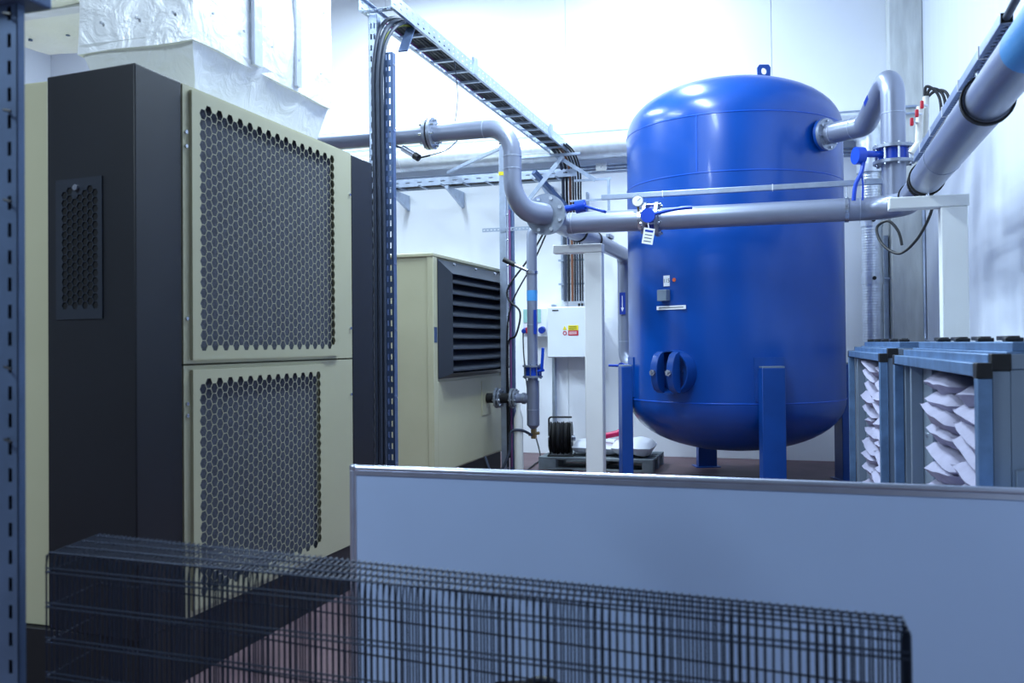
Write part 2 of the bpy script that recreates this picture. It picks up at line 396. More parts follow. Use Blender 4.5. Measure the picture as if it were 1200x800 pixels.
# ------------------------------------------------------------------ second cabinet with louvre
MX = -3.16
t = thing('dryer_cabinet', 'cream cabinet with a large black louvre behind the slotted ladder post', 'machine', (-4, 8.6, 0))
MB().box(-5.4, MX - .02, 7.67, 9.63, 0, .215).build('plinth', 'plinth', t, .004)
MB().box(-5.4, MX - .012, 7.665, 9.64, .216, 2.20).build('body', 'cream', t, .004)
MB().box(MX - .012, MX, 7.76, 9.60, .23, 1.06).build('side_panel', 'cream', t, .003)
MB().box(MX - .055, MX + .004, 7.652, 7.752, .216, 2.2).build('corner_post', 'cream', t, .004)
MB().box(MX - .05, MX + .002, 9.60, 9.655, .216, 2.2).build('corner_post', 'cream', t, .004)
MB().box(-5.41, MX + .008, 7.645, 9.66, 2.2, 2.232).build('top_panel', 'cream', t, .006)
MB().box(MX + .002, MX + .007, 7.665, 7.735, 1.42, 1.56).build('rating_label', 'galv_dark', t)
lv = MB()
y0, y1, z0, z1, xo, bw = 7.77, 9.59, 1.085, 2.185, MX + .11, .10
iy0, iy1, iz0, iz1 = y0 + .10, y1 - .03, z0 + .05, z1 - .13
o8 = [(MX, y0, z0), (MX, y1, z0), (MX, y1, z1), (MX, y0, z1)]; i8 = [(xo, iy0, iz0), (xo, iy1, iz0), (xo, iy1, iz1), (xo, iy0, iz1)]; b8 = [(MX, iy0, iz0), (MX, iy1, iz0), (MX, iy1, iz1), (MX, iy0, iz1)]
lv.add(o8 + i8 + b8, [f for k in range(4) for f in ((k, (k + 1) % 4, 4 + (k + 1) % 4, 4 + k), (4 + k, 4 + (k + 1) % 4, 8 + (k + 1) % 4, 8 + k))])
lf = lv.build('louvre', 'louver', t, .002, 20)
MB().box(MX, MX + .004, iy0, iy1, iz0, iz1).build('louvre_shade_sheet', 'hollow_shade', lf)  # dark sheet stands for the shade between the slats
for k in range(9):
    z = iz1 - .05 - k * (iz1 - iz0) / 9
    MB().add([(MX + .008, iy0, z + .075), (xo - .004, iy0, z - .02), (xo - .004, iy0, z - .035), (MX + .008, iy0, z + .06), (MX + .008, iy1, z + .075), (xo - .004, iy1, z - .02), (xo - .004, iy1, z - .035), (MX + .008, iy1, z + .06)],
             [(0, 1, 5, 4), (1, 2, 6, 5), (2, 3, 7, 6), (3, 0, 4, 7), (0, 3, 2, 1), (4, 5, 6, 7)]).build('slat', 'louver', lf)
for yy in (8.1, 8.7, 9.3): MB().cyl((MX + .03, yy, z1 - .02), (MX + .05, yy, z1 - .03), .012, seg=8).build('screw', 'steel', lf)
MB().box(MX, MX + .008, 8.95, 9.28, .66, 1.02).build('cover_plate', 'cream', t, .002)

# ------------------------------------------------------------------ blue tank
TC = V(-.63, 9.44, 0); TR = 1.055
t = thing('air_tank', 'large glossy blue upright pressure tank on four square legs', 'tank', (TC.x, TC.y, 0))
prof = [(0, .325)]
for k in range(1, 15):
    a = PI / 2 * k / 14; prof.append((TR * math.sin(a) ** .92, .845 - .52 * math.cos(a) ** .95 if k < 14 else .845))
prof += [(TR, z) for z in (1.3, 1.8, 2.3, 2.94, 3.2)]
for k in range(0, 15):
    a = PI / 2 * k / 14; prof.append((TR * math.cos(a) ** .92 if k < 14 else 0, 3.47 + .535 * math.sin(a) ** .95))
shell = MB().lathe(prof, TC, seg=96).build('shell', 'tank', t, sharp=60)
for z in (.845, 2.94, 3.47): MB().lathe([(TR - .002, z - .008), (TR + .0045, z - .003), (TR + .0045, z + .003), (TR - .002, z + .008)], TC, seg=96).build('weld_seam', 'tank_rim', shell)
a = math.radians(-90 + 17.5 - 31); d = V(math.cos(a), math.sin(a), 0)
MB().beam(TC + d * (TR + .001) + V(0, 0, 2.945), TC + d * (TR + .001) + V(0, 0, 3.465), .012, .007, d).build('weld_seam', 'tank_rim', shell)
front = V(math.sin(YAW), -math.cos(YAW), 0)
for k, ang in enumerate((3, 93, 183, 273)):
    d = Matrix.Rotation(math.radians(ang), 3, 'Z') @ front; s = V(-d.y, d.x, 0)
    lg = MB(); c = TC + d * (TR + .055)
    lg.obox(c + V(0, 0, .585), s * .105, d * .055, (0, 0, .583)); lg.obox(c + V(0, 0, .006) + d * .02, s * .14, d * .11, (0, 0, .006))
    L = lg.build('leg', 'bluepaint', t, .006)
    MB().obox(c + V(0, 0, 1.176), s * .1, d * .05, (0, 0, .008)).build('worn_cap', 'greypanel', L, .003)
    pd = MB(); na = 7
    for i in range(na):
        a0 = -.135 + .27 * i / (na - 1)
    vv = []; R1 = TR + .012
    for zt in (.87, 1.26):
        for i in range(na):
            a0 = -.13 + .26 * i / (na - 1); q = Matrix.Rotation(a0, 3, 'Z') @ d
            vv += [TC + q * (TR - .004) + V(0, 0, zt), TC + q * R1 + V(0, 0, zt)]
    ff = []; m_ = 2 * na
    for i in range(na - 1):
        p = 2 * i; ff += [(p + 1, p + 3, m_ + p + 3, m_ + p + 1), (m_ + p, m_ + p + 1, m_ + p + 3, m_ + p + 2), (p, p + 2, p + 3, p + 1)]
    ff += [(0, 1, m_ + 1, m_), (2 * na - 2, m_ + 2 * na - 2, m_ + 2 * na - 1, 2 * na - 1)]
    MB().add(vv, ff).build('pad_plate', 'bluepaint', L)
# lifting lug with an eye
mb = MB(); lc = V(-.31, 9.36, 3.985); sx = V(math.cos(YAW), math.sin(YAW), 0); sn = V(-sx.y, sx.x, 0); pts = []
outl = [(-.06, 0), (.06, 0), (.066, .13), (.045, .16), (-.045, .16), (-.066, .13)]; hole = [(.028 * math.cos(k * PI / 6), .095 + .036 * math.sin(k * PI / 6)) for k in range(12)]
pts2 = [Vector(p) for p in outl + hole]; es = [(i, (i + 1) % 6) for i in range(6)] + [(6 + i, 6 + (i + 1) % 12) for i in range(12)]
r = delaunay_2d_cdt(pts2, es, [], 1, 1e-5); tv, tf = r[0], r[2]
tf = [f for f in tf if (sum(tv[i].x for i in f) / 3 / .028) ** 2 + ((sum(tv[i].y for i in f) / 3 - .095) / .036) ** 2 > .98]
n_ = len(tv); mb.add([lc + sx * p.x + V(0, 0, p.y) + sn * d_ for d_ in (-.012, .012) for p in tv], [f for f in tf] + [tuple(n_ + i for i in f[::-1]) for f in tf] + [(i, (i + 1) % 6, n_ + (i + 1) % 6, n_ + i) for i in range(6)] + [(6 + i, n_ + 6 + i, n_ + 6 + (i + 1) % 12, 6 + (i + 1) % 12) for i in range(12)])
mb.build('lifting_lug', 'bluepaint', t)
# manway: stub with two dished covers on bolts
d = Matrix.Rotation(math.radians(-43), 3, 'Z') @ front; mc = TC + V(0, 0, 1.13)
mw = MB().lathe([(.2, .96), (.2, 1.19), (.188, 1.19), (.188, .98)], mc, d, 40).build('manway', 'bluepaint', t)
MB().lathe([(0, 1.10), (.12, 1.095), (.188, 1.07), (.188, 1.05), (0, 1.05)], mc, d, 36).build('inner_cover', 'bluepaint', mw)
ms = V(-d.y, d.x, 0)
for off in (-.085, .085):          # two arched clamping bridges with stud and nut
    n_ = 14; vv = []
    for sd in (-.034, .034):
        for k in range(n_ + 1):
            zq = -.19 + .38 * k / n_; bulge = .115 * math.sqrt(max(0, 1 - (zq / .19) ** 2)) + .015
            vv += [mc + ms * (off + sd) + d * 1.185 + V(0, 0, zq), mc + ms * (off + sd) + d * (1.185 + bulge) + V(0, 0, zq)]
    m_ = 2 * (n_ + 1); ff = []
    for k in range(n_):
        p = 2 * k; ff += [(p, p + 1, p + 3, p + 2), (m_ + p, m_ + p + 2, m_ + p + 3, m_ + p + 1), (p + 1, m_ + p + 1, m_ + p + 3, p + 3), (p, p + 2, m_ + p + 2, m_ + p)]
    ff += [(0, m_, m_ + 1, 1), (m_ - 2, m_ - 1, 2 * m_ - 1, 2 * m_ - 2)]
    br_ = MB().add(vv, ff).build('bridge', 'bluepaint', mw, .006)
    MB().cyl(mc + ms * off + d * 1.08, mc + ms * off + d * 1.36, .013, seg=10).build('stud', 'steel', br_); MB().cyl(mc + ms * off + d * 1.312, mc + ms * off + d * 1.34, .03, seg=6).build('nut', 'steel', br_)
# outlet nozzle
ND = V(.786, -.617, 0); NZ = 3.275
nz = MB().cyl(TC + ND * 1.0 + V(0, 0, NZ), TC + ND * 1.10 + V(0, 0, NZ), .085, seg=28).cyl(TC + ND * 1.085 + V(0, 0, NZ), TC + ND * 1.112 + V(0, 0, NZ), .145, seg=32).build('nozzle', 'bluepaint', t)
# stickers and the little box
def tank_pt(u_ang, z, out=.004):
    q = Matrix.Rotation(math.radians(u_ang), 3, 'Z') @ front; return TC + q * (TR + out) + V(0, 0, z), q, V(-q.y, q.x, 0)
p, q, s = tank_pt(-48.6, 1.975); nb = MB().obox(p, s * .036, (0, 0, .05), q * .002).build('number_plate', 'paper', t)
text('115', p + q * .003, s, (0, 0, 1), .052, 'ink', 'number', nb)
p, q, s = tank_pt(-44.0, 1.98); MB().cyl(p - q * .004, p + q * .003, .018, seg=18).build('round_sticker', 'orange', t)
p, q, s = tank_pt(-49.5, 1.84, .03); MB().obox(p, s * .055, (0, 0, .052), q * .03).build('sensor_box', 'greypanel', t, .004)
p, q, s = tank_pt(-46, 1.725); nb = MB().obox(p, s * .165, (0, 0, .018), q * .002).build('text_strip', 'paper', t)
MB().obox(p + q * .003, s * .14, (0, 0, .003), q * .0005).build('print_line', 'ink', nb)

# ------------------------------------------------------------------ pipework
PZ = 2.455
def weld(parent, c, axis, r): return MB().ring(c, axis, r - .003, r + .003, .008, 28).build('weld_seam', 'weld', parent)
def clamp(parent, c, axis, r, m='galv', w_=.03, rod=None):
    k = MB().ring(c, axis, r - .001, r + .009, w_, 28).build('pipe_clamp', m, parent)
    if rod: MB().cyl(rod[0], rod[1], .006, seg=8).build('clamp_rod', 'steel', k)
    return k
# upper pipe from behind the compressor
t = thing('upper_pipe', 'grey pipe running behind the foil duct and bending down to a bolted flange', 'pipe', (-3, 6.95, 3.06))
path = fillet([(-5.2, 6.95, 3.135), (-2.175, 6.95, 3.135), (-2.175, 6.95, 2.47), (-1.995, 7.27, 2.47)], [.21, .24], 12)
rs = [.072] * len(path)
for i in range(16, len(path)): rs[i] = .072 + .018 * min(1, (i - 15) / 10)
MB().tube(path, rs, 28).build('pipe', 'pipe', t)
for xx, dx in ((-2.90, .0), (-2.86, 1)): MB().ring((xx, 6.95, 3.135), (1, 0, 0), .07, .13, .026, 32).build('flange', 'flange', t)
MB().ring((-2.88, 6.95, 3.135), (1, 0, 0), .07, .118, .012, 32).build('gasket', 'rubber', t)
flange_bolts(t, (-2.88, 6.95, 3.135), (1, 0, 0), .105, 8, .13, .010, .2)
weld(t, (-2.41, 6.95, 3.135), (1, 0, 0), .072); weld(t, (-2.175, 6.95, 2.90), (0, 0, 1), .072); weld(t, (-2.175, 6.95, 2.80), (0, 0, 1), .072)
MB().ring((-1.995, 7.285, 2.47), (0, 1, 0), .06, .17, .03, 40).build('flange', 'flange', t)
flange_bolts(t, (-1.995, 7.283, 2.47), (0, 1, 0), .138, 8, .06, .017, .39)
# header with drop to the tank
t = thing('header_pipe', 'grey header pipe leading away from the round flange and dropping behind the tank', 'pipe', (-1.99, 9, 2.36))
MB().ring((-1.995, 7.345, 2.47), (0, 1, 0), .06, .16, .03, 40).build('flange', 'flange', t)
MB().tube([(-1.993, 7.32, 2.465), (-1.992, 7.5, 2.46), (-1.99, 7.8, PZ), (-1.99, 8.35, PZ)], .094, 28).build('tee', 'pipe', t)
MB().tube(fillet([(-1.99, 8.3, PZ), (-1.99, 10.8, PZ), (-1.99, 10.8, 1.12), (-1.35, 10.22, 1.12)], [.14, .2], 8), .083, 26).build('pipe', 'pipe', t)
clamp(t, (-1.99, 8.4, PZ), (0, 1, 0), .09, 'rubber', .04); clamp(t, (-1.99, 9.1, PZ), (0, 1, 0), .083, 'rubber', .04)
MB().obox((-1.95, 9.75, PZ + .1), (.02, 0, 0), (0, .12, 0), (0, 0, .02)).build('air_vent', 'flange', t, .004)
weld(t, (-1.99, 10.8, 1.42), (0, 0, 1), .083)
sg = MB().box(-2.035, -1.965, 10.70, 10.712, 1.74, 2.0).build('flow_arrow_sign', 'signblue', t)
sa = MB().box(-2.004, -1.996, 10.695, 10.6995, 1.82, 1.96).add([(-2.018, 10.697, 1.82), (-1.982, 10.697, 1.82), (-2.0, 10.697, 1.77)], [(0, 1, 2)]).build('arrow', 'paper', sg)
# branch across the tank and back towards the viewer
t = thing('branch_pipe', 'long grey pipe crossing in front of the tank and turning overhead to the right', 'pipe', (0, 7.8, 2.36))
path = fillet([(-1.93, 7.8, PZ), (.8, 7.8, PZ), (.8, YN + .01, PZ)], .3, 14)
MB().tube(path, .0935, 30).build('pipe', 'pipe', t)
MB().tube([(.8, 6.50, PZ), (.8, 4.45, PZ)], .103, 30).build('sleeve', 'pipe', t)
MB().ring((.8, 3.5, PZ), (0, 1, 0), .092, .0945, .4, 30).build('colour_band', 'skyblue', t)
for yy, r_ in ((7.25, .094), (6.62, .096), (6.47, .104), (4.45, .104)): clamp(t, (.8, yy, PZ), (0, 1, 0), r_, 'rubber', .035)
weld(t, (.8, 5.75, PZ), (0, 1, 0), .103); weld(t, (.47, 7.8, PZ), (1, 0, 0), .0935); weld(t, (-1.89, 7.8, PZ), (1, 0, 0), .0935)
clamp(t, (-1.29, 7.8, PZ), (1, 0, 0), .0935, 'steel', .03, ((-1.29, 7.8, PZ + .1), (-1.29, 7.8, 2.645)))
clamp(t, (.37, 7.8, PZ), (1, 0, 0), .0935, 'steel', .03, ((.37, 7.8, PZ + .1), (.37, 7.8, 2.645)))
lb = MB().obox((.7165, 5.3, PZ + .064), (-.0012, 0, .0009), (0, .27, 0), (.012, 0, .016)).build('label_strip', 'paper', t)
# tank outlet loop
t = thing('outlet_pipe', 'grey bent pipe looping from the top of the tank down to the branch', 'pipe', (.72, 7.8, 2.5))
q0 = TC + ND * 1.12 + V(0, 0, NZ); q1 = TC + ND * 1.52 + V(0, 0, NZ)
MB().tube(fillet([q0, q1, (.725, 7.8, 3.56), (.725, 7.8, 2.46)], [.16, .15], 12), .092, 28).build('pipe', 'pipe', t)
MB().ring(TC + ND * 1.128 + V(0, 0, NZ), ND, .08, .145, .03, 36).build('flange', 'flange', t)
flange_bolts(t, TC + ND * 1.118 + V(0, 0, NZ), ND, .12, 8, .085, .012, .3)
weld(t, TC + ND * 1.19 + V(0, 0, NZ), ND, .092); weld(t, TC + ND * 1.40 + V(0, 0, NZ), ND, .092); weld(t, (.725, 7.8, 3.2), (0, 0, 1), .092)
for z in (2.93, 2.81): MB().ring((.725, 7.8, z), (0, 0, 1), .08, .155, .024, 36).build('flange', 'flange', t)
MB().obox((.551, 8.153, 3.405), (.011, -.047, .019), (-.004, .006, .018), (-.0018, -.0007, .0)).build('blue_label', 'signblue', t)
# riser from the second cabinet
RX, RY = -2.647, 9.1
t = thing('riser_pipe', 'slim grey vertical pipe beside the louvred cabinet with a side branch', 'pipe', (RX, RY, .5))
MB().tube(fillet([(RX, RY, .55), (RX, RY, 2.60), (-2.05, RY - .1, 2.60), (-2.0, RY - .1, 2.5)], [.09, .03], 8), .054, 24).build('pipe', 'pipe', t)
MB().cyl((RX, RY, .56), (RX, RY, 1.02), .066, seg=24).build('condensate_leg', 'pipe', t)
MB().lathe([(0, .52), (.03, .52), (.066, .56)], (RX, RY, 0), seg=24).build('end_cap', 'pipe', t)
MB().cyl((-2.95, RY, .835), (RX, RY, .835), .05, seg=20).build('side_branch', 'pipe', t)
weld(t, (RX, RY, .72), (0, 0, 1), .066); weld(t, (RX, RY, 1.6), (0, 0, 1), .054)
MB().ring((RX, RY, 1.9), (0, 0, 1), .05, .0555, .11, 24).build('colour_band', 'skyblue', t)
MB().ring((-2.745, RY, .835), (1, 0, 0), .045, .06, .03, 24).build('collar', 'flange', t)
for xx in (-3.04, -2.87):
    MB().ring((xx, RY, .835), (1, 0, 0), .04, .105, .022, 28).build('flange', 'flange', t)
    MB().ring((xx + .035, RY, .835), (1, 0, 0), .04, .1, .018, 28).build('flange', 'flange', t)
    flange_bolts(t, (xx + .017, RY, .835), (1, 0, 0), .085, 8, .085, .009, .2)
MB().cyl((-3.15, RY, .835), (-2.85, RY, .835), .052, seg=20).build('bellows', 'rubber', t)
for z in (1.17, 1.06): MB().ring((RX, RY, z), (0, 0, 1), .045, .105, .02, 28).build('flange', 'flange', t)
flange_bolts(t, (RX, RY, 1.115), (0, 0, 1), .088, 8, .15, .009)
MB().box(RX - .02, RX + .03, RY - .03, RY + .03, .42, .52).cyl((RX - .05, RY - .01, .46), (RX + .07, RY - .01, .48), .016, seg=10).build('drain_cock', 'brass', t, .006)

# valves
def butterfly(name, label, c, axis, r, h, bolts, br, phase, wheel=None):
    t = thing(name, label, 'valve', c, 'blue butterfly valves on the pipework')
    MB().ring(c, axis, r * .6, r, h, 32).build('body', 'valve_blue', t)
    MB().lathe([(0, -.006), (r * .6, -.006), (r * .6, .006), (0, .006)], c, axis, 24).build('disc', 'steel', t)
    return t
t = butterfly('butterfly_valve', 'blue valve between two flanges on the pipe crossing the tank, with white tag', (-1.195, 7.8, PZ), (1, 0, 0), .105, .055, 0, 0, 0)
for xx in (-1.245, -1.145): MB().ring((xx, 7.8, PZ), (1, 0, 0), .09, .15, .026, 34).build('flange', 'flange', t)
flange_bolts(t, (-1.195, 7.8, PZ), (1, 0, 0), .127, 8, .17, .012, .39)
MB().cyl((-1.195, 7.72, PZ), (-1.195, 7.60, PZ), .03, seg=16).build('stem', 'valve_blue', t)
hb = MB().cyl((-1.195, 7.61, PZ + .005), (-1.195, 7.57, PZ + .005), .06, seg=26).build('hub', 'valve_blue', t)
MB().tube(smooth_path([(-1.16, 7.59, PZ + .01), (-1.03, 7.57, PZ + .035), (-.9, 7.57, PZ + .05), (-.83, 7.57, PZ + .05)], 5), [.016] * 8 + [.014] * 8, 12).build('lever', 'valve_blue', t) if 0 else \
    MB().tube(smooth_path([(-1.16, 7.59, PZ + .01), (-1.03, 7.57, PZ + .035), (-.9, 7.57, PZ + .05), (-.83, 7.57, PZ + .05)], 5), .015, 12).build('lever', 'valve_blue', t)
tg = MB().obox((-1.19, 7.56, PZ - .17), (.045, 0, -.009), (.012, 0, .065), (0, .0015, 0)).build('tag', 'paper', t)
MB().obox((-1.182, 7.558, PZ - .128), (.034, 0, -.007), (.002, 0, .009), (0, .0008, 0)).build('tag_heading', 'signblue', tg)
for k in range(3): MB().obox((-1.187 - .006 * k, 7.558, PZ - .16 - .026 * k), (.03, 0, -.006), (.0006, 0, .003), (0, .0008, 0)).build('tag_line', 'ink', tg)
MB().tube([(-1.195, 7.58, PZ - .05), (-1.185, 7.562, PZ - .11)], .003, 6).build('string', 'paper', tg)
t = butterfly('butterfly_valve', 'blue valve behind the round bolted flange left of the tank', (-1.993, 7.315, 2.47), (0, 1, 0), .155, .028, 0, 0, 0)
MB().cyl((-1.85, 7.315, 2.51), (-1.66, 7.315, 2.53), .026, seg=14).build('stem', 'valve_blue', t)
MB().cyl((-1.745, 7.315, 2.52), (-1.665, 7.315, 2.53), .052, seg=18).build('hub', 'valve_blue', t)
MB().beam((-1.66, 7.3, 2.52), (-1.49, 7.28, 2.465), .05, .022).build('lever', 'valve_blue', t, .006)
t = butterfly('butterfly_valve', 'blue valve in the vertical pipe right of the tank with handle hanging down', (.725, 7.8, 2.87), (0, 0, 1), .11, .092, 0, 0, 0)
flange_bolts(t, (.725, 7.8, 2.87), (0, 0, 1), .132, 8, .175, .011, .2)
MB().cyl((.63, 7.74, 2.87), (.48, 7.66, 2.87), .026, seg=14).build('stem', 'valve_blue', t)
hb = MB().cyl((.49, 7.67, 2.855), (.43, 7.64, 2.855), .068, seg=24).build('hub', 'valve_blue', t)
MB().tube(smooth_path([(.49, 7.64, 2.80), (.475, 7.62, 2.72), (.43, 7.62, 2.62), (.415, 7.62, 2.5)], 5), .016, 10).build('lever', 'valve_blue', t)
MB().tube(smooth_path([(.475, 7.63, 2.72), (.485, 7.63, 2.62), (.48, 7.63, 2.5)], 5), .008, 8).build('lever_spring', 'valve_blue', t)
t = butterfly('butterfly_valve', 'small blue valve low on the slim riser pipe', (RX, RY, 1.115), (0, 0, 1), .075, .088, 0, 0, 0)
MB().cyl((RX + .06, RY - .05, 1.115), (RX + .14, RY - .08, 1.13), .014, seg=10).build('stem', 'valve_blue', t)
MB().beam((RX + .12, RY - .08, 1.14), (RX + .135, RY - .08, 1.36), .03, .018, (0, 1, 0)).build('lever', 'valve_blue', t, .004)
t = butterfly('drain_valve', 'blue lever handle beside the left leg of the tank', (-1.80, 9.55, 1.16), (0, 1, 0), .035, .05, 0, 0, 0); t['category'] = 'valve'; del t['group']
MB().tube([(-1.8, 9.55, 1.16), (-1.93, 9.5, 1.165)], .014, 10).build('lever', 'valve_blue', t)
MB().cyl((-1.8, 9.55, 1.16), (-1.62, 9.62, 1.16), .02, seg=12).build('stem', 'valve_blue', t)
# pressure gauge
t = thing('pressure_gauge', 'small round white gauge above the pipe clamp left of the tagged valve', 'gauge', (-1.3, 7.72, 2.6))
MB().cyl((-1.3, 7.73, 2.605), (-1.3, 7.70, 2.605), .05, seg=26).build('case', 'steel', t); MB().cyl((-1.3, 7.701, 2.605), (-1.3, 7.697, 2.605), .043, seg=26).build('dial', 'paper', t)
MB().beam((-1.3, 7.695, 2.605), (-1.275, 7.695, 2.625), .002, .004).build('needle', 'ink', t); MB().cyl((-1.3, 7.72, 2.56), (-1.3, 7.75, 2.53), .01, seg=8).build('stem', 'brass', t)

# ------------------------------------------------------------------ pipe supports
def gallows(label, px0, px1, cx0, cx1, y, zc, dy=.12, foot=True):
    t = thing('pipe_support', label, 'support', ((px0 + px1) / 2, y, 0), 'white gallows pipe supports')
    MB().box(px0, px1, y - dy / 2, y + dy / 2, .012, zc - .075).build('post', 'white', t, .008)
    MB().box(cx0, cx1, y - dy / 2 - .004, y + dy / 2 + .004, zc - .075, zc).build('arm', 'white', t, .006)
    MB().box(px0 - .06, px1 + .06, y - dy / 2 - .06, y + dy / 2 + .06, 0, .012).build('foot_plate', 'white', t)
    return t
t = gallows('white gallows post left of the tank in front of the switch box', -1.826, -1.668, -2.11, -1.664, 8.0, 2.285)
MB().cyl((-1.99, 8.0, 2.285), (-1.99, 8.0, 2.362), .01, seg=8).build('standoff', 'steel', t)
t = gallows('white gallows post behind the filter cabinets under the overhead pipe', .862, 1.02, .56, 1.03, 6.4, 2.322)
MB().cyl((.8, 6.45, 2.322), (.8, 6.45, 2.355), .012, seg=8).build('standoff', 'steel', t)

# ------------------------------------------------------------------ cable channels on the pipes
t = thing('cable_channel', 'thin galvanised channel mounted over the pipe in front of the tank', 'channel', (-.5, 7.8, 2.645), 'cable channels over the pipes')
MB().box(-1.63, .66, 7.775, 7.825, 2.645, 2.688).build('channel', 'galv', t, .003)
for xx in (-1.1, -.2, .5): MB().ring((xx, 7.8, 2.667), (1, 0, 0), .034, .037, .006, 4).build('cable_tie', 'paper', t)
t = thing('cable_channel', 'slotted channel hung above the overhead pipe at upper right', 'channel', (.8, 5.4, 2.655), 'cable channels over the pipes')
ch = MB().box(.776, .826, 4.05, 6.95, 2.658, 2.704)
ch.build('channel', 'galv', t, .003)
MB().strip((.774, 4.05, 2.652), (0, 1, 0), (1, 0, 0), 2.9, .054, .05, .028, [.027], .02, -.002).build('slotted_base', 'galv_dark', t)
MB().box(.78, .822, 4.044, 4.052, 2.662, 2.70).build('end_shade_plate', 'hollow_shade', t)  # dark plate on the solid channel, painted as its shaded inside
for yy in (4.5, 5.05, 5.6, 6.1, 6.6): MB().box(.772, .83, yy - .004, yy + .004, 2.65, 2.708).build('cable_tie', 'paper', t)
for yy in (4.7, 6.5): MB().cyl((.8, yy, 2.56), (.8, yy, 2.652), .006, seg=8).build('standoff', 'steel', t)
tag(MB().tube([(.8, 4.3, 2.68), (.8, 4.05, 2.682), (.805, 3.6, 2.72), (.81, 3.0, 2.75), (.82, YN + .01, 2.8)], .016, 12).build('cable_conduit', 'cable_grey'), 'grey conduit leaving the open end of the slotted channel at upper right', 'conduit')

# ------------------------------------------------------------------ overhead cable ladder and near vertical ladder
LX0, LX1, LZ0, LZ1 = -2.815, -2.575, 3.66, 3.76
t = thing('cable_ladder', 'galvanised cable ladder running overhead away to the back wall', 'cable tray', (-2.7, 8, LZ0), 'cable ladders')
for x, s in ((LX0, 1), (LX1, -1)):
    MB().strip((x, 5.55, LZ0), (0, 1, 0), (0, 0, 1), 4.95, .10, .10, .03, [.03, .07], .012, .0025).box(min(x, x + s * .022), max(x, x + s * .022), 5.55, 10.5, LZ0, LZ0 + .003).box(min(x, x + s * .022), max(x, x + s * .022), 5.55, 10.5, LZ1 - .003, LZ1).build('rail', 'galv', t)
rung = None
for k in range(16):
    y = 5.62 + k * .31 + (.25 if k else 0)
    if y > 10.45: break
    if rung is None: rung = MB().box(LX0 + .003, LX1 - .003, y - .015, y + .015, LZ0 + .004, LZ0 + .022).build('rung', 'galv', t); ry = y
    else: copy_part(rung, t, (0, y - ry, 0))
MB().strip((LX0, 5.55, LZ0 - .002), (1, 0, 0), (0, 1, 0), LX1 - LX0, .045, .06, .03, [.0225], .012, -.003).build('end_bar', 'galv', t)
for y in (7.15, 9.6): MB().box(LX1, LX1 + .03, y - .04, y + .04, LZ0 - .02, LZ1 + .03).build('splice_bracket', 'galv', t, .003)
for i in range(6):
    x = LX0 + .045 + i * .03; g = random.uniform(-.006, .006)
    o = MB().tube(smooth_path([(x, 6.0, LZ0 + .045), (x + g, 7.5, LZ0 + .042), (x - g, 9, LZ0 + .042), (x, 10.45, LZ0 + .044)], 4), .013, 10).build('power_cable', 'cable_black')
    tag(o, 'black power cable lying in the overhead cable ladder', 'cable', 'black cables in the overhead ladder')
tag(MB().tube(smooth_path([(LX0 + .03, 5.9, LZ0 + .03), (LX0 + .028, 7, LZ0 + .03), (LX0 + .028, 8, LZ0 + .03)], 4), .008, 8).build('power_cable', 'cable_purple'), 'purple cable along the left rail of the overhead cable ladder', 'cable')
VY = 5.62
t = thing('cable_ladder', 'slotted upright cable ladder standing just behind the tall black and cream cabinet', 'cable tray', (-2.69, VY, 0), 'cable ladders')
for x0, back, zt in ((-2.778, True, 3.65), (-2.667, False, 3.38)):
    m_ = MB().strip((x0, VY, .01), (0, 0, 1), (1, 0, 0), zt - .01, .064, .075, .038, [.020, .044], .011, .0025)
    m_.box(x0, x0 + .003, VY, VY + .05, .01, zt).box(x0 + .061, x0 + .064, VY, VY + .05, .01, zt)
    if back: m_.box(x0, x0 + .064, VY + .05, VY + .053, .01, zt)
    m_.build('rail', 'galv_dark' if not back else 'galv', t)  # right rail takes the darker tone to imitate its backlit shade
for k in range(7):
    z = .6 + k * .45; MB().cyl((-2.78, VY + .028, z), (-2.60, VY + .028, z), .009, seg=8).build('rung', 'steel', t)
MB().obox((-2.645, 5.98, 3.60), (0, .09, .13), (.035, 0, 0), (0, .004, -.003)).build('corner_bracket', 'galv_dark', t)
for i, (x, m_, r_) in enumerate(((-2.724, 'cable_grey', .014), (-2.692, 'cable_grey', .017), (-2.662, 'cable_grey', .012), (-2.70, 'cable_green', .008))):
    y = VY - .025 if i < 3 else VY + .05
    pts = smooth_path([(x + .05, 6.75, 3.73), (x + .05, 6.25, 3.735), (x + .045, 5.86, 3.70 - .02 * i), (x + .022, VY + .03, 3.56 - .03 * i), (x + .004, y - .015, 3.28), (x, y - .012, 2.9), (x, y, 2.2), (x, y, 1.0), (x, y, .04)], 8)
    o = MB().tube(pts, r_, 14).build('power_cable', m_)
    tag(o, ('thick grey cable at left in the bundle curving down the slotted upright ladder', 'thickest grey cable curving down the middle of the slotted upright ladder', 'grey cable at right in the bundle curving down the slotted upright ladder', 'thin yellow-green earth cable inside the slotted upright ladder')[i], 'cable')

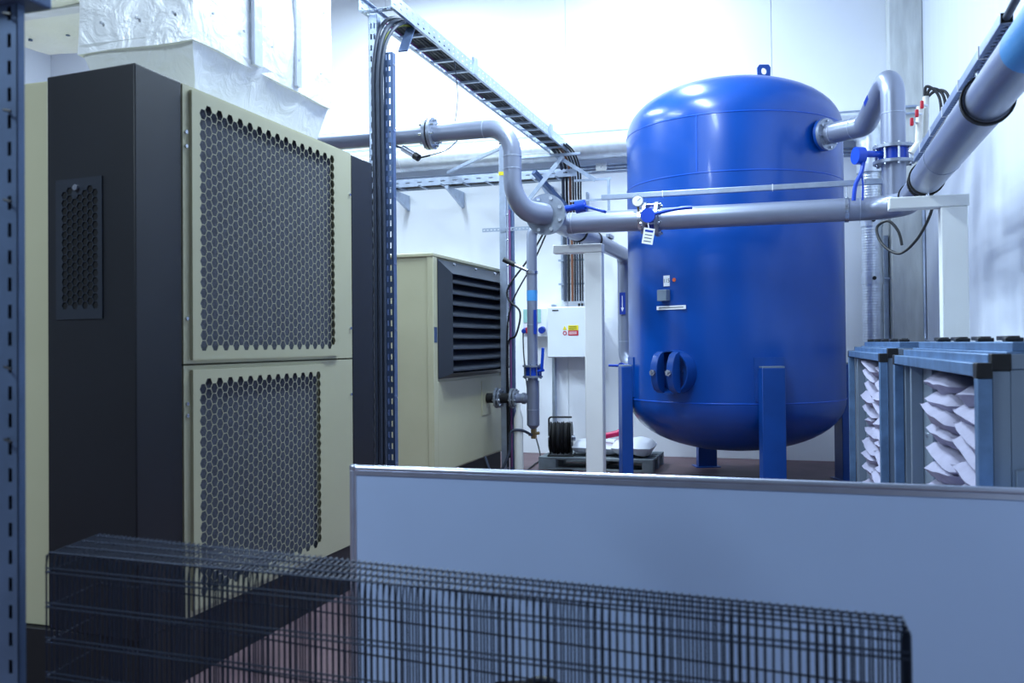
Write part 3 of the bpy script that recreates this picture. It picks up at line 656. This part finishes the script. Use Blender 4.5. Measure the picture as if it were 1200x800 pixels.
# ------------------------------------------------------------------ far vertical ladder beside the louvre
t = thing('cable_ladder', 'narrow upright cable ladder at the right edge of the louvred cabinet', 'cable tray', (-2.97, 9.27, 0), 'cable ladders')
MB().box(-3.044, -2.972, 9.24, 9.30, .01, 3.53).build('post', 'galv', t, .004)
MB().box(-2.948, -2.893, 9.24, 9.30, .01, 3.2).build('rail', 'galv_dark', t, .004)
MB().box(-3.047, -2.969, 9.237, 9.303, 3.20, 3.24).build('colour_band', 'yellow', t); MB().box(-3.04, -2.976, 9.245, 9.295, 3.53, 3.57).build('end_cap', 'black', t)
for k in range(11): MB().cyl((-2.975, 9.27, .35 + k * .27), (-2.945, 9.27, .35 + k * .27), .009, seg=8).build('rung', 'steel', t)
MB().strip((-3.23, 9.225, 2.60), (1, 0, 0), (0, 0, 1), .75, .04, .04, .02, [.02], .012, .002).build('cross_rail', 'galv', t)
tag(MB().tube(smooth_path([(-2.529, 9.222, 2.598), (-2.710, 9.213, 2.303), (-2.928, 9.203, 2.018), (-2.938, 9.203, 1.875), (-2.805, 9.184, 1.733), (-2.852, 9.184, 1.495), (-2.947, 9.203, 1.400), (-2.947, 9.203, 0.925), (-2.938, 9.203, 0.200)], 8), .011, 8).build('signal_cable', 'cable_black'), 'black cable looping out beside the narrow upright ladder', 'cable')
tag(MB().tube(smooth_path([(-2.501, 9.222, 2.598), (-2.662, 9.213, 2.256), (-2.919, 9.213, 1.780), (-2.966, 9.222, 1.210), (-2.966, 9.222, 0.100)], 8), .009, 8).build('signal_cable', 'cable_black'), 'thin black cable running straight down the narrow upright ladder', 'cable')
tag(MB().tube([(-2.924, 9.227, 2.826), (-2.924, 9.227, 0.100)], .010, 8).build('signal_cable', 'cable_purple'), 'purple cable strapped to the narrow upright ladder', 'cable')
t = thing('sensor', 'small sensor with a black plug on the slim riser pipe', 'sensor', (-2.8, 9.03, 2.2))
MB().cyl((-2.93, 9.02, 2.28), (-2.81, 9.03, 2.22), .026, seg=12).build('plug', 'black', t); MB().cyl((-2.81, 9.03, 2.22), (-2.68, 9.05, 2.16), .018, seg=12).build('body', 'steel', t)
MB().ring((RX, RY, 2.14), (0, 0, 1), .054, .062, .03, 22).build('strap', 'steel', t)

# ------------------------------------------------------------------ back wall: silver duct, conduits, tray
t = thing('round_duct', 'silver round duct running along the top of the back wall', 'air duct', (-4, 11.05, 3.7), 'silver round ducts')
MB().tube(fillet([(XL + .02, 11.08, 3.84), (.79, 11.08, 3.84), (.79, 11.08, 3.3)], .2, 8), .155, 30).build('duct', 'duct_silver', t)
for x in (-9, -7, -5, -3.2, -1.6): MB().ring((x, 11.08, 3.84), (1, 0, 0), .155, .162, .05, 30).build('joint_band', 'tape', t)
t = thing('round_duct', 'silver spiral duct dropping down right of the tank', 'air duct', (.79, 11.05, 0), 'silver round ducts')
prof = [(.112, 0)]; 
for k in range(110): prof += [(.116, .03 * k + .004), (.113, .03 * k + .010), (.113, .03 * k + .026)]
MB().lathe(prof, (.79, 11.06, .01), seg=26).build('duct', 'duct_silver', t, sharp=80)
for z in (2.1, 2.75): 
    b_ = MB().ring((.79, 11.06, z), (0, 0, 1), .116, .123, .12, 26).build('joint_band', 'duct_silver', t)
    MB().cyl((.80, 10.93, z), (.80, 10.89, z), .022, seg=8).build('band_bolt', 'black', b_); MB().cyl((.9, 11.06, z), (.98, 11.06, z), .012, seg=8).build('stay', 'galv', b_)
for k, z in enumerate((3.635, 3.598, 3.56)):
    o = MB().tube([(XL + .02, 11.262, z), (.98, 11.262, z)], .013, 10).build('conduit', 'galv')
    tag(o, ('top', 'middle', 'bottom')[k] + ' one of three thin conduits under the silver wall duct', 'conduit', 'wall conduits')
tag(MB().tube([(XL + .02, 11.262, 4.075), (.98, 11.262, 4.06)], .011, 10).build('conduit', 'galv'), 'thin conduit above the silver wall duct', 'conduit', 'wall conduits')
t = thing('conduit_box', 'small white junction box on the wall conduits left of the tank', 'junction box', (-2.35, 11.25, 3.6)); MB().box(-2.42, -2.28, 11.23, 11.285, 3.56, 3.66).build('case', 'white', t, .005); MB().cyl((-2.35, 11.228, 3.61), (-2.35, 11.232, 3.61), .01, seg=8).build('screw', 'steel', t)
TY0, TY1 = 10.72, 11.0
t = thing('cable_tray', 'wall cable tray with dark cables under the silver duct', 'cable tray', (-4, 10.85, 3.4), 'wall trays')
for y in (TY0, TY1): MB().strip((-6.6, y, 3.42), (1, 0, 0), (0, 0, 1), 4.05, .10, .16, .06, [.05], .014, -.003).build('rail', 'galv', t)
rung = None
for k in range(14):
    x = -6.4 + k * .3
    if rung is None: rung = MB().box(x - .015, x + .015, TY0, TY1, 3.42, 3.436).build('rung', 'galv', t); rx = x
    elif x < -2.6: copy_part(rung, t, (x - rx, 0, 0))
for x in (-5.0, -4.22, -3.0):
    b_ = MB().add([(x - .02, TY0 - .02, 3.405), (x - .02, 11.28, 3.405), (x - .02, 11.28, 3.20), (x - .02, TY0 - .02, 3.37), (x + .02, TY0 - .02, 3.405), (x + .02, 11.28, 3.405), (x + .02, 11.28, 3.20), (x + .02, TY0 - .02, 3.37)],
             [(0, 1, 2, 3), (7, 6, 5, 4), (0, 4, 5, 1), (1, 5, 6, 2), (2, 6, 7, 3), (3, 7, 4, 0)]).build('bracket', 'galv', t)
for k in range(5):
    y = TY0 + .04 + k * .05
    tag(MB().tube([(-6.6, y, 3.458), (-4.5, y + .004, 3.457), (-2.7, y, 3.458)], .02, 8).build('power_cable', 'cable_black'), 'thick black cable lying in the wall tray under the silver duct', 'cable', 'black cables in the wall tray')
tag(MB().beam((-4.2, 10.69, 3.56), (-3.05, 9.29, 3.50), .035, .035).build('brace', 'galv', None, .003), 'diagonal steel brace rising from the wall tray to the narrow ladder post', 'brace')
# support frame where the overhead ladder ends
t = thing('ladder_frame', 'crossed steel angle frame at the far end of the overhead ladder', 'frame', (-2.7, 10.5, 3.2))
MB().beam((-3.15, 10.4, 3.62), (-2.42, 10.4, 3.62), .04, .03).build('cross_bar', 'galv', t, .003)
MB().beam((-3.05, 10.36, 3.1), (-2.62, 10.36, 3.6), .05, .012, (0, -1, 0)).build('diagonal', 'galv', t)
MB().beam((-2.72, 10.42, 3.62), (-2.25, 10.42, 3.30), .045, .012, (0, -1, 0)).build('diagonal', 'galv', t)
MB().beam((-3.0, 10.44, 3.45), (-2.7, 10.9, 3.05), .06, .05).build('bracket', 'galv_dark', t)
MB().beam((-2.55, 10.6, 3.34), (-2.1, 10.6, 3.34), .025, .025).build('cross_bar', 'galv', t); MB().beam((-2.13, 10.6, 2.75), (-2.13, 10.6, 3.35), .03, .03).build('upright', 'galv', t)
MB().beam((-2.6, 10.6, 3.1), (-2.12, 10.6, 3.1), .02, .02).build('cross_bar', 'galv', t)
cab = [(-2.80, 'cable_grey', .02), (-2.755, 'cable_black', .016), (-2.71, 'cable_brown', .017), (-2.675, 'cable_black', .012), (-2.645, 'cable_grey', .012), (-2.61, 'cable_black', .012), (-2.58, 'cable_black', .010)]
lab = ['leftmost thick grey cable', 'black cable second from left', 'brown cable', 'black cable right of the brown one', 'thin grey cable', 'second black cable from right', 'rightmost thin black cable']
for (x, m_, r_), l_ in zip(cab, lab):
    tag(MB().tube(smooth_path([(x + .04, 10.2, 3.70), (x + .06, 10.5, 3.66), (x + .07, 10.75, 3.5), (x + .03, 10.95, 3.2), (x, 11.12, 2.9), (x, 11.13, 2.4), (x, 11.13, 1.93)], 6), r_, 8).build('power_cable', m_), l_ + ' in the bundle dropping into the switch box', 'cable', 'cables into the switch box')
t = thing('cable_rack', 'wall rungs holding the cable bundle above the switch box', 'cable tray', (-2.7, 11.2, 1.9))
for x in (-2.86, -2.53): MB().box(x - .012, x + .012, 11.2, 11.28, 1.95, 3.3).build('rail', 'galv', t)
for z in (2.15, 2.45, 2.8, 3.1): MB().box(-2.9, -2.45, 11.17, 11.2, z - .012, z + .012).build('rung', 'galv', t)

# ------------------------------------------------------------------ switch box, sockets
t = thing('switch_box', 'white electrical enclosure on rails with yellow and red warning stickers', 'electrical box', (-2.72, 11.1, 0))
MB().box(-3.0, -2.44, 10.98, 11.2, 1.225, 1.858).build('case', 'boxwhite', t, .006)
dr = MB().box(-2.99, -2.45, 10.965, 10.98, 1.235, 1.848).build('door', 'boxwhite', t, .004)
for x in (-2.985, -2.455): MB().box(x - .018, x + .018, 11.2, 11.285, 0, 1.9).build('rail', 'galv', t)
ys = MB().box(-2.73, -2.60, 10.961, 10.965, 1.565, 1.625).build('yellow_sticker', 'yellow', dr); rs_ = MB().box(-2.73, -2.60, 10.961, 10.965, 1.50, 1.56).build('red_sticker', 'red', dr)
for k in range(3): MB().box(-2.72, -2.62, 10.9595, 10.961, 1.608 - .016 * k, 1.613 - .016 * k).build('print_line', 'ink', ys)
for k in range(2): MB().box(-2.72, -2.62, 10.9595, 10.961, 1.537 - .02 * k, 1.544 - .02 * k).build('print_line', 'paper', rs_)
MB().add([(-2.80, 10.962, 1.57), (-2.745, 10.962, 1.57), (-2.772, 10.962, 1.622)], [(0, 1, 2)]).build('warning_triangle', 'yellow', dr); MB().ring((-2.772, 10.962, 1.53), (0, 1, 0), .016, .026, .002, 20).build('prohibition_ring', 'red', dr)
MB().box(-2.93, -2.85, 10.961, 10.965, 1.805, 1.82).build('name_strip', 'ink', dr)
for x in (-2.62, -2.58, -2.54, -2.5): MB().cyl((x, 11.1, 1.858), (x, 11.1, 1.9), .014, seg=10).build('cable_gland', 'black', t)
t = thing('socket_box', 'grey wall socket unit with red and blue outlets behind the riser pipe', 'socket', (-3.2, 11.2, 1.5))
cs_ = MB().box(-3.36, -3.03, 11.12, 11.285, 1.49, 1.85).build('case', 'boxwhite', t, .01)
MB().box(-3.35, -3.12, 11.112, 11.12, 1.67, 1.84).build('window', 'glass_green', t); MB().cyl((-3.27, 11.12, 1.58), (-3.27, 11.06, 1.57), .045, seg=18).build('red_outlet', 'red', t)
MB().cyl((-3.33, 11.12, 1.58), (-3.33, 11.05, 1.56), .03, seg=14).build('blue_outlet', 'signblue', t); MB().cyl((-3.10, 11.12, 1.58), (-3.10, 11.06, 1.57), .042, seg=18).build('blue_outlet', 'signblue', t)
tag(MB().tube(smooth_path([(-3.335, 11.04, 1.54), (-3.31, 11.0, 1.2), (-3.2, 10.9, .5), (-3.0, 10.6, .06), (-2.93, 10.1, .016), (-2.88, 9.68, .014), (-2.75, 9.4, .014)], 8), .009, 8).build('power_lead', 'cable_black'), 'black lead hanging from the wall socket down to the floor', 'cable')
tag(MB().tube(smooth_path([(-2.9, 9.35, .014), (-2.65, 9.6, .014), (-2.42, 9.75, .014), (-2.36, 9.5, .014), (-2.65, 9.1, .014), (-3.0, 8.9, .014)], 8), .012, 8).build('power_lead', 'rubber'), 'black cable loop lying on the floor beside the pallet', 'cable')
t = thing('blue_sign', 'narrow blue sign plate fixed to the slim riser pipe', 'sign', (-3.14, 11.1, 1.5)); MB().box(-2.61, -2.58, 9.02, 9.035, 1.50, 1.75).build('plate', 'signblue', t)

# small white bollard by the cabinet
t = thing('drain_pipe', 'white plastic standpipe with tapered top beside the cabinet plinth', 'pipe', (-2.76, 8.95, 0))
MB().lathe([(.047, 0), (.047, .64), (.02, .73), (.02, .79), (0, .79)], (-2.76, 8.95, .002), seg=20).build('pipe', 'pvc', t)
tag(MB().tube(smooth_path([(-2.65, 9.05, .46), (-2.72, 8.92, .52), (-2.82, 8.88, .5), (-2.84, 8.88, .3), (-2.93, 8.85, .1), (-3.03, 8.85, .1), (-3.1, 8.87, .25)], 8), .014, 10).build('drain_hose', 'cable_grey'), 'thin grey hose curling around the white standpipe', 'hose')

# ------------------------------------------------------------------ pallet with cable reel and sacks
t = thing('pallet', 'grey pallet on the floor under the switch box', 'pallet', (-2.15, 10.15, 0))
PX0, PX1, PY0, PY1 = -2.80, -1.52, 9.82, 10.62
for k in range(5):
    y = PY0 + k * (PY1 - PY0 - .13) / 4; MB().box(PX0, PX1, y, y + .13, .115, .142).build('deck_board', 'pallet', t, .004)
for x in (PX0, (PX0 + PX1) / 2 - .06, PX1 - .12):
    for y in (PY0, (PY0 + PY1) / 2 - .06, PY1 - .12): MB().box(x, x + .2 if x == PX0 else x + .12, y, y + .12, .022, .115).build('block', 'pallet', t, .004)
for y in (PY0, (PY0 + PY1) / 2 - .06, PY1 - .12): MB().box(PX0, PX1, y, y + .12, 0, .022).build('runner', 'pallet', t, .003)
t = thing('cable_reel', 'black cable reel with a bent handle standing on the pallet', 'cable reel', (-2.66, 10.05, .142))
rc = V(-2.585, 10.02, .335); ax = V(.985, .17, 0).normalized()
prof = [(.06, -.11)]
for k in range(9): prof += [(.165 + .01 * (k % 2), -.105 + k * .024), (.178 + .006 * (k % 3), -.093 + k * .024)]
prof += [(.06, .11)]
MB().lathe(prof, rc, ax, 30).build('wound_cable', 'rubber', t, sharp=80)
for s in (-1, 1): MB().ring(rc + ax * .118 * s, ax, .05, .185, .008, 30).build('reel_disc', 'black', t)
MB().cyl(rc - ax * .15, rc + ax * .16, .03, seg=12).build('axle', 'steel', t)
sd = V(-ax.y, ax.x, 0)
MB().tube(fillet([rc - ax * .14 + sd * .16 + V(0, 0, -.185), rc - ax * .14 + V(0, 0, -.1), rc - ax * .14 + V(0, 0, .235), rc + ax * .12 + V(0, 0, .235)], [.04, .03], 5), .011, 10).build('handle', 'black', t)
MB().tube([rc + ax * .14 + sd * .16 + V(0, 0, -.185), rc + ax * .14 - sd * .16 + V(0, 0, -.185), rc - ax * .14 - sd * .16 + V(0, 0, -.185), rc - ax * .14 + sd * .16 + V(0, 0, -.185)], .009, 8).build('foot_frame', 'black', t)
def pillow(c, a, b, h, p=3.0, nu=14, nv=10, amp=.02, seed=0, flat=.0):
    c, a, b = V(c), V(a), V(b); n = a.cross(b).normalized(); mb = MB(); vv = []
    for sgn in (1, -1):
        for i in range(nu + 1):
            for j in range(nv + 1):
                u, v = -1 + 2 * i / nu, -1 + 2 * j / nv
                t_ = max(0, (1 - abs(u) ** p)) ** .5 * max(0, (1 - abs(v) ** p)) ** .5
                q = c + a * u * (1 - .06 * abs(v) ** 2) + b * v * (1 - .06 * abs(u) ** 2) + n * (h * t_ * (sgn if sgn > 0 else -(1 - flat)))
                q = q + V(noise.noise(q * 7 + V(seed, 0, 0)), noise.noise(q * 7 + V(0, seed, 3)), noise.noise(q * 7 + V(2, 5, seed))) * amp * (.3 + t_)
                vv.append(q)
    m_ = (nu + 1) * (nv + 1); ff = []
    for i in range(nu):
        for j in range(nv):
            k = i * (nv + 1) + j; ff.append((k, k + nv + 1, k + nv + 2, k + 1)); ff.append((m_ + k, m_ + k + 1, m_ + k + nv + 2, m_ + k + nv + 1))
    return mb.add(vv, ff)
tag(pillow((-2.20, 10.2, .235), (.28, .04, -.01), (-.03, .28, 0), .085, seed=1).build('sack', 'sack', sharp=70), 'crumpled white sack on the pallet next to the cable reel', 'sack', 'white sacks on the pallet')
tag(pillow((-1.78, 10.15, .25), (.23, 0, 0), (0, .3, 0), .10, seed=5).build('sack', 'sack', sharp=70), 'smooth white sack at the tank end of the pallet', 'sack', 'white sacks on the pallet')
t = thing('pink_tube', 'bright pink tube lying on the white sacks', 'tube', (-2.0, 10.0, .36)); MB().cyl((-2.22, 10.0, .335), (-1.93, 10.0, .405), .034, seg=16).build('barrel', 'pink', t); MB().cyl((-1.93, 10.0, .405), (-1.905, 10.0, .411), .04, seg=16).build('rim', 'pink', t)
t = thing('hose_fitting', 'brass hose coupling lying on the floor near the right tank leg', 'fitting', (.25, 8.95, 0)); MB().cyl((.12, 8.75, .03), (.3, 8.70, .035), .028, seg=10).build('coupling', 'brass', t); MB().tube(smooth_path([(-.25, 8.95, .02), (-.05, 8.85, .02), (.12, 8.75, .03)], 5), .018, 8).build('hose', 'rubber', t); MB().cyl((.16, 8.74, .03), (.19, 8.73, .031), .034, seg=8).build('nut', 'red', t)

# ------------------------------------------------------------------ bag filter cabinets
def filter_cabinet(label, flabel, O, d, L, Wd, bags, seed):
    """O near left bottom corner, d along the length (away), width to the right"""
    rnd = random.Random(seed); d = V(d).normalized(); r = V(d.y, -d.x, 0); O = V(O); up = V(0, 0, 1)
    t = thing('filter_cabinet', label, 'cabinet', O, 'bag filter cabinets')
    def bx(l0, l1, w0, w1, z0, z1, name, m, par=t, bev=.003):
        c = O + d * (l0 + l1) / 2 + r * (w0 + w1) / 2 + up * (z0 + z1) / 2
        return MB().obox(c, d * (l1 - l0) / 2, r * (w1 - w0) / 2, up * (z1 - z0) / 2).build(name, m, par, bev)
    P_, H1, H2 = .045, 1.322, 1.352
    # filter module frame
    bx(.055, L - .055, 0, P_, H1 - .045, H1, 'top_rail', 'bluesteel'); bx(.05, L - .05, 0, P_, .06, .105, 'bottom_rail', 'bluesteel')
    for l in (0, L - .05): bx(l, l + .05, 0, P_, .105, H1 - .05, 'post', 'bluesteel'); bx(l - .002, l + .056, -.002, P_ + .002, H1 - .05, H1 + .002, 'corner_block', 'black')
    # main frame
    bx(.055, L - .055, P_, P_ + .05, H2 - .035, H2, 'top_rail', 'bluesteel')
    for l in (.02, L - .07): bx(l, l + .05, P_ + .004, P_ + .058, .06, H2 - .055, 'post', 'greypanel'); bx(l - .004, l + .056, P_ + .002, P_ + .062, H2 - .055, H2 + .002, 'corner_block', 'black')
    bx(.02, .06, P_ + .06, Wd, H2 - .05, H2, 'end_rail', 'greypanel'); bx(.024, .05, P_ + .058, Wd, .06, H2 - .05, 'end_panel', 'greypanel'); bx(.012, .024, P_ + .07, Wd - .02, .5, H2 - .38, 'inspection_door', 'greypanel')
    bx(L - .05, L - .02, P_ + .058, Wd, .06, H2 - .05, 'end_panel', 'greypanel'); bx(.05, L - .05, Wd - .03, Wd, .06, H2 - .01, 'rear_panel', 'greypanel')
    bx(.03, L - .03, P_ + .05, Wd, H2 - .002, H2 + .008, 'lid', 'bluesteel'); bx(.06, L - .06, P_ + .075, Wd - .04, H2 + .008, H2 + .04, 'lid_rim', 'bluesteel')
    bx(.0, L, .0, Wd, .0, .06, 'base', 'plinth')
    lx = [.25 + k * .42 for k in range(int((L - .3) / .42) + 1)]
    for l in lx:
        lt = bx(l, l + .05, P_ + .10, P_ + .16, H2 + .04, H2 + .056, 'latch', 'black', t, .004); bx(l + .05, l + .22, P_ + .12, P_ + .16, H2 + .045, H2 + .062, 'latch_handle', 'black', lt, .003)
    # blank bay and dividing posts at the far end
    nb = bags
    bx(nb * .6 + .07, L - .05, P_ + .03, P_ + .05, .1, H1 - .05, 'blank_panel', 'greypanel')
    pst = bx(nb * .6 + .30, nb * .6 + .33, .02, P_ + .03, .1, H1 - .05, 'mullion', 'greypanel')
    for z in (.7, .95, 1.2): MB().cyl(O + d * (nb * .6 + .2) + r * (P_ + .03) + up * z, O + d * (nb * .6 + .2) + r * (P_ + .022) + up * z, .012, seg=8).build('rivet', 'steel', t)
    fl = thing('bag_filter', flabel, 'filter', O + up * .1, 'bag filters')
    q = O + d * (.05 + nb * .3) + r * .40 + up * .7; MB().obox(q, d * (nb * .3), r * .012, up * .58).build('header_frame', 'galv', fl)
    rows = 14
    for k in range(nb):
        for j in range(rows):
            z = .17 + j * .078 + (.03 if k % 2 else 0) + rnd.uniform(-.008, .008)
            if z > H1 - .09: continue
            c = O + d * (.36 + k * .6 + rnd.uniform(-.02, .02)) + r * (.20 + rnd.uniform(-.015, .02)) + up * z
            ti = rnd.uniform(-.10, .22)
            pillow(c, d * .30 + up * ti * .22, r * .185 - up * rnd.uniform(-.01, .03), .05, 3.6, 12, 10, .022, seed + k * 13 + j).build('filter_pocket', 'pocket', fl, sharp=75)
    return t
filter_cabinet('nearer filter cabinet with black corner blocks and bulging white filter bags', 'stack of bulging white filter pockets in the nearer cabinet', (.555, 3.33, 0), (-.0415, 1, 0), 1.96, .74, 2, 3)
filter_cabinet('farther filter cabinet between the blue tank and the nearer cabinet', 'stack of white filter pockets in the farther cabinet', (.452, 5.86, 0), (-.0415, 1, 0), 2.0, .36, 2, 41)

# ------------------------------------------------------------------ details near the concrete column
t = thing('valve_manifold', 'small white manifold with red taps in front of the outlet pipe', 'manifold', (.86, 7.3, 2.75))
MB().cyl((.80, 7.3, 2.78), (.86, 7.3, 2.86), .028, seg=14).cyl((.85, 7.3, 2.84), (.865, 7.3, 3.12), .026, seg=14).build('body', 'pvc', t); MB().cyl((.90, 7.34, 2.9), (.91, 7.34, 3.2), .024, seg=14).build('body', 'pvc', t)
for k in range(3):
    p = V(.80 + .035 * k, 7.24, 3.0 + .06 * k); MB().cyl(p, p + V(.04, .05, 0), .009, seg=8).build('tap_stem', 'steel', t); MB().box(p.x - .012, p.x + .012, p.y - .012, p.y + .012, p.z - .03, p.z + .028).build('red_tap', 'red', t, .006)
for k in range(3):
    x = .91 + .03 * k
    tag(MB().tube(smooth_path([(.905, 7.34, 3.18), (x, 7.32, 3.27 - .02 * k), (x + .07, 7.28, 3.2), (x + .09, 7.25, 3.05), (x + .08, 7.2, 2.7)], 6), .011, 8).build('air_hose', 'cable_black'), ('nearest', 'middle', 'outermost')[k] + ' black hose arching over from the small white manifold', 'hose')
tag(MB().tube(smooth_path([(.86, 6.6, 2.34), (.83, 6.62, 2.22), (.76, 6.7, 2.08), (.66, 6.8, 2.0), (.56, 6.9, 2.08), (.53, 6.95, 2.2), (.6, 6.9, 2.24), (.66, 6.85, 2.16), (.68, 6.82, 2.06)], 8), .010, 8).build('sensor_cable', 'cable_black'), 'black cable hanging in a loop below the overhead pipe', 'cable')
tag(MB().tube(fillet([(1.05, 10.90, 3.98), (1.31, 10.90, 3.98), (1.31, 10.90, 1.4), (1.31, 9.5, 1.3), (1.31, 4.0, 1.3)], .08, 6), .016, 8).build('conduit', 'galv'), 'thin conduit wrapping the concrete column and running along the right wall', 'conduit')
tag(MB().tube(fillet([(1.05, 10.89, 3.90), (1.27, 10.89, 3.90), (1.27, 10.89, 3.2)], .06, 6), .014, 8).build('conduit', 'galv'), 'short bent conduit at the top front of the concrete column', 'conduit')
tag(MB().box(.925, .975, 11.2, 11.285, 0, 2.6).build('strut_channel', 'galv', None, .004), 'vertical steel strut on the wall left of the concrete column', 'strut')
tag(MB().tube([(1.30, 4.0, 1.37), (1.30, 10.5, 1.37)], .02, 10).build('white_pipe', 'pvc'), 'white pipe along the right wall above the filter cabinets', 'pipe')
# wires and sensor by the upper pipe
tag(MB().tube(smooth_path([(-2.575, 6.72, 3.64), (-2.60, 6.85, 3.4), (-2.63, 6.87, 3.2)], 6), .004, 6).build('thin_wire', 'cable_grey'), 'thin wire hanging from the overhead ladder onto the upper pipe', 'wire')
t = thing('sensor', 'cylinder sensor with cables under the upper pipe flange', 'sensor', (-3.1, 6.92, 2.95)); MB().cyl((-3.12, 6.93, 3.03), (-3.0, 6.9, 2.955), .026, seg=14).build('body', 'steel', t); MB().cyl((-3.0, 6.9, 2.955), (-2.96, 6.89, 2.93), .03, seg=14).build('collar', 'black', t); MB().cyl((-2.96, 6.89, 2.93), (-2.86, 6.89, 2.945), .008, seg=8).build('tail', 'black', t); MB().tube([(-3.12, 6.93, 3.03), (-3.2, 6.94, 3.06), (-3.4, 6.95, 3.10)], .009, 8).build('lead', 'cable_grey', t)
tag(MB().tube(smooth_path([(-2.86, 6.89, 2.945), (-2.72, 6.9, 2.98), (-2.64, 6.94, 3.06)], 6), .004, 6).build('thin_wire', 'cable_black'), 'thin black wire from the flange sensor up to the upper pipe', 'wire')

# ------------------------------------------------------------------ whiteboard in front
WY = 3.10; WX0, WX1, WT = -1.618, 1.02, .952
t = thing('whiteboard', 'wide whiteboard with aluminium edge standing across the foreground', 'whiteboard', (-.3, WY, 0))
MB().box(WX0 + .012, WX1 - .012, WY - .006, WY + .010, .02, WT - .012).build('board_sheet', 'board', t)
MB().tube([(WX0 + .02, WY + .002, WT - .012), (WX1 - .02, WY + .002, WT - .012)], .0125, 14).box(WX0 + .02, WX1 - .02, WY - .010, WY + .012, WT - .036, WT - .02).build('top_rail', 'alu', t)
MB().box(WX0 + .02, WX1 - .02, WY - .012, WY + .016, .0, .03).build('bottom_rail', 'alu', t, .003)
for x in (WX0, WX1 - .026): MB().box(x, x + .013, WY - .012, WY + .014, .0, WT - .02).box(x + .013, x + .026, WY - .009, WY + .012, 0, WT - .02).build('side_rail', 'alu', t, .002)
for x in (WX0 + .012, WX1 - .012): MB().box(x - .014, x + .012, WY - .012, WY + .014, WT - .022, WT + .001).build('corner_cap', 'alu', t, .005)

# ------------------------------------------------------------------ wire mesh trays in the foreground
t = thing('wire_mesh_stack', 'long dark stack of wire mesh trays in front of the whiteboard', 'wire mesh', (-.9, 2.0, 0))
FL, FR, BL, BR = V(-1.92, 1.95, 0), V(.19, 1.855, 0), V(-1.965, 2.19, 0), V(.187, 1.957, 0)
NW = 128; ZT = .85; wr = .0022
def wires(pairs, r, seg=5):
    mb = MB()
    for p in pairs: mb.tube(p, r, seg)
    return mb
lp = lambda a, b, s: a + (b - a) * s
top = [[lp(FL, FR, k / NW) + V(0, 0, ZT - .025), lp(FL, FR, k / NW) + V(0, .006, ZT), lp(BL, BR, k / NW) + (BL - FL).normalized() * .012 + V(0, 0, ZT + .003)] for k in range(NW + 1)]
o = wires(top, wr, 6).build('top_cross_wires', 'wire', t)
o = wires([[lp(FL, BL, s) + V(0, 0, ZT + .004), lp(FR, BR, s) + V(0, 0, ZT + .004)] for s in (.05, .35, .65, .93)], wr * 1.2, 6).build('top_long_wires', 'wire', t)
o = wires([[lp(FL, FR, k / NW) + V(0, 0, .01), lp(FL, FR, k / NW) + V(0, 0, ZT - .025)] for k in range(NW + 1)], wr * 1.05, 6).build('front_wires', 'wire', t)
o = wires([[lp(BL, BR, (k + .3) / NW) + V(0, 0, .01), lp(BL, BR, (k + .3) / NW) + V(0, 0, ZT)] for k in range(0, NW)], wr, 5).build('back_wires', 'wire', t)
lev = []
for k in range(9):
    z = ZT - .045 - k * .092
    for dz in (0, .012):
        lev.append([FL + V(0, -.003, z + dz), FR + V(0, -.003, z + dz)] + ([BR + V(0, .003, z), BL + V(0, .003, z), FL + V(0, -.003, z)] if dz == 0 else []))
o = wires(lev, wr * 1.1, 5).build('level_frames', 'wire', t)
for s in (0, 1):
    a_, b_ = (FL, BL) if s == 0 else (FR, BR)
    wires([[lp(a_, b_, k / 10) + V(0, 0, .01), lp(a_, b_, k / 10) + V(0, 0, ZT)] for k in range(11)], wr, 5).build('end_wires', 'wire', t)
# dark caster-like item behind the mesh
t = thing('tool_bag', 'dark bag on the floor seen through the bottom of the wire mesh', 'bag', (-.62, 2.45, 0))
pillow((-.70, 2.5, .22), (.16, 0, 0), (0, .01, .22), .10, 3.2, 12, 12, .03, 9).build('body', 'rubber', t, sharp=70); MB().tube(smooth_path([(-.78, 2.45, .36), (-.74, 2.45, .45), (-.66, 2.45, .46), (-.62, 2.45, .36)], 6), .012, 8).build('handle', 'black', t)

# ------------------------------------------------------------------ slotted upright at the left edge
t = thing('steel_upright', 'slotted blue-grey steel upright at the left edge of the foreground', 'upright', (-1.68, 1.62, 0))
up = MB().strip((-1.72, 1.60, .0), (0, 0, 1), (1, 0, 0), 2.3, .068, .0605, .031, [.045], .0105, .003)
up.box(-1.655, -1.652, 1.60, 1.62, 0, 2.3).box(-1.722, -1.719, 1.60, 1.62, 0, 2.3)
up.build('profile', 'upright', t)
MB().box(-1.718, -1.656, 1.617, 1.62, 0, 2.3).build('slot_shade_sheet', 'hollow_shade', t)  # dark sheet gives the slots the shade of the profile's inside
MB().box(-1.80, -1.612, 1.57, 1.66, 2.168, 2.21).build('top_bracket', 'upright', t, .006)
for z in (2.145, 1.93, 1.36, 1.20, 1.73): MB().tube([(-1.678, 1.602, z), (-1.678, 1.588, z), (-1.655, 1.585, z - .006)], .003, 6).build('hook', 'black', t)
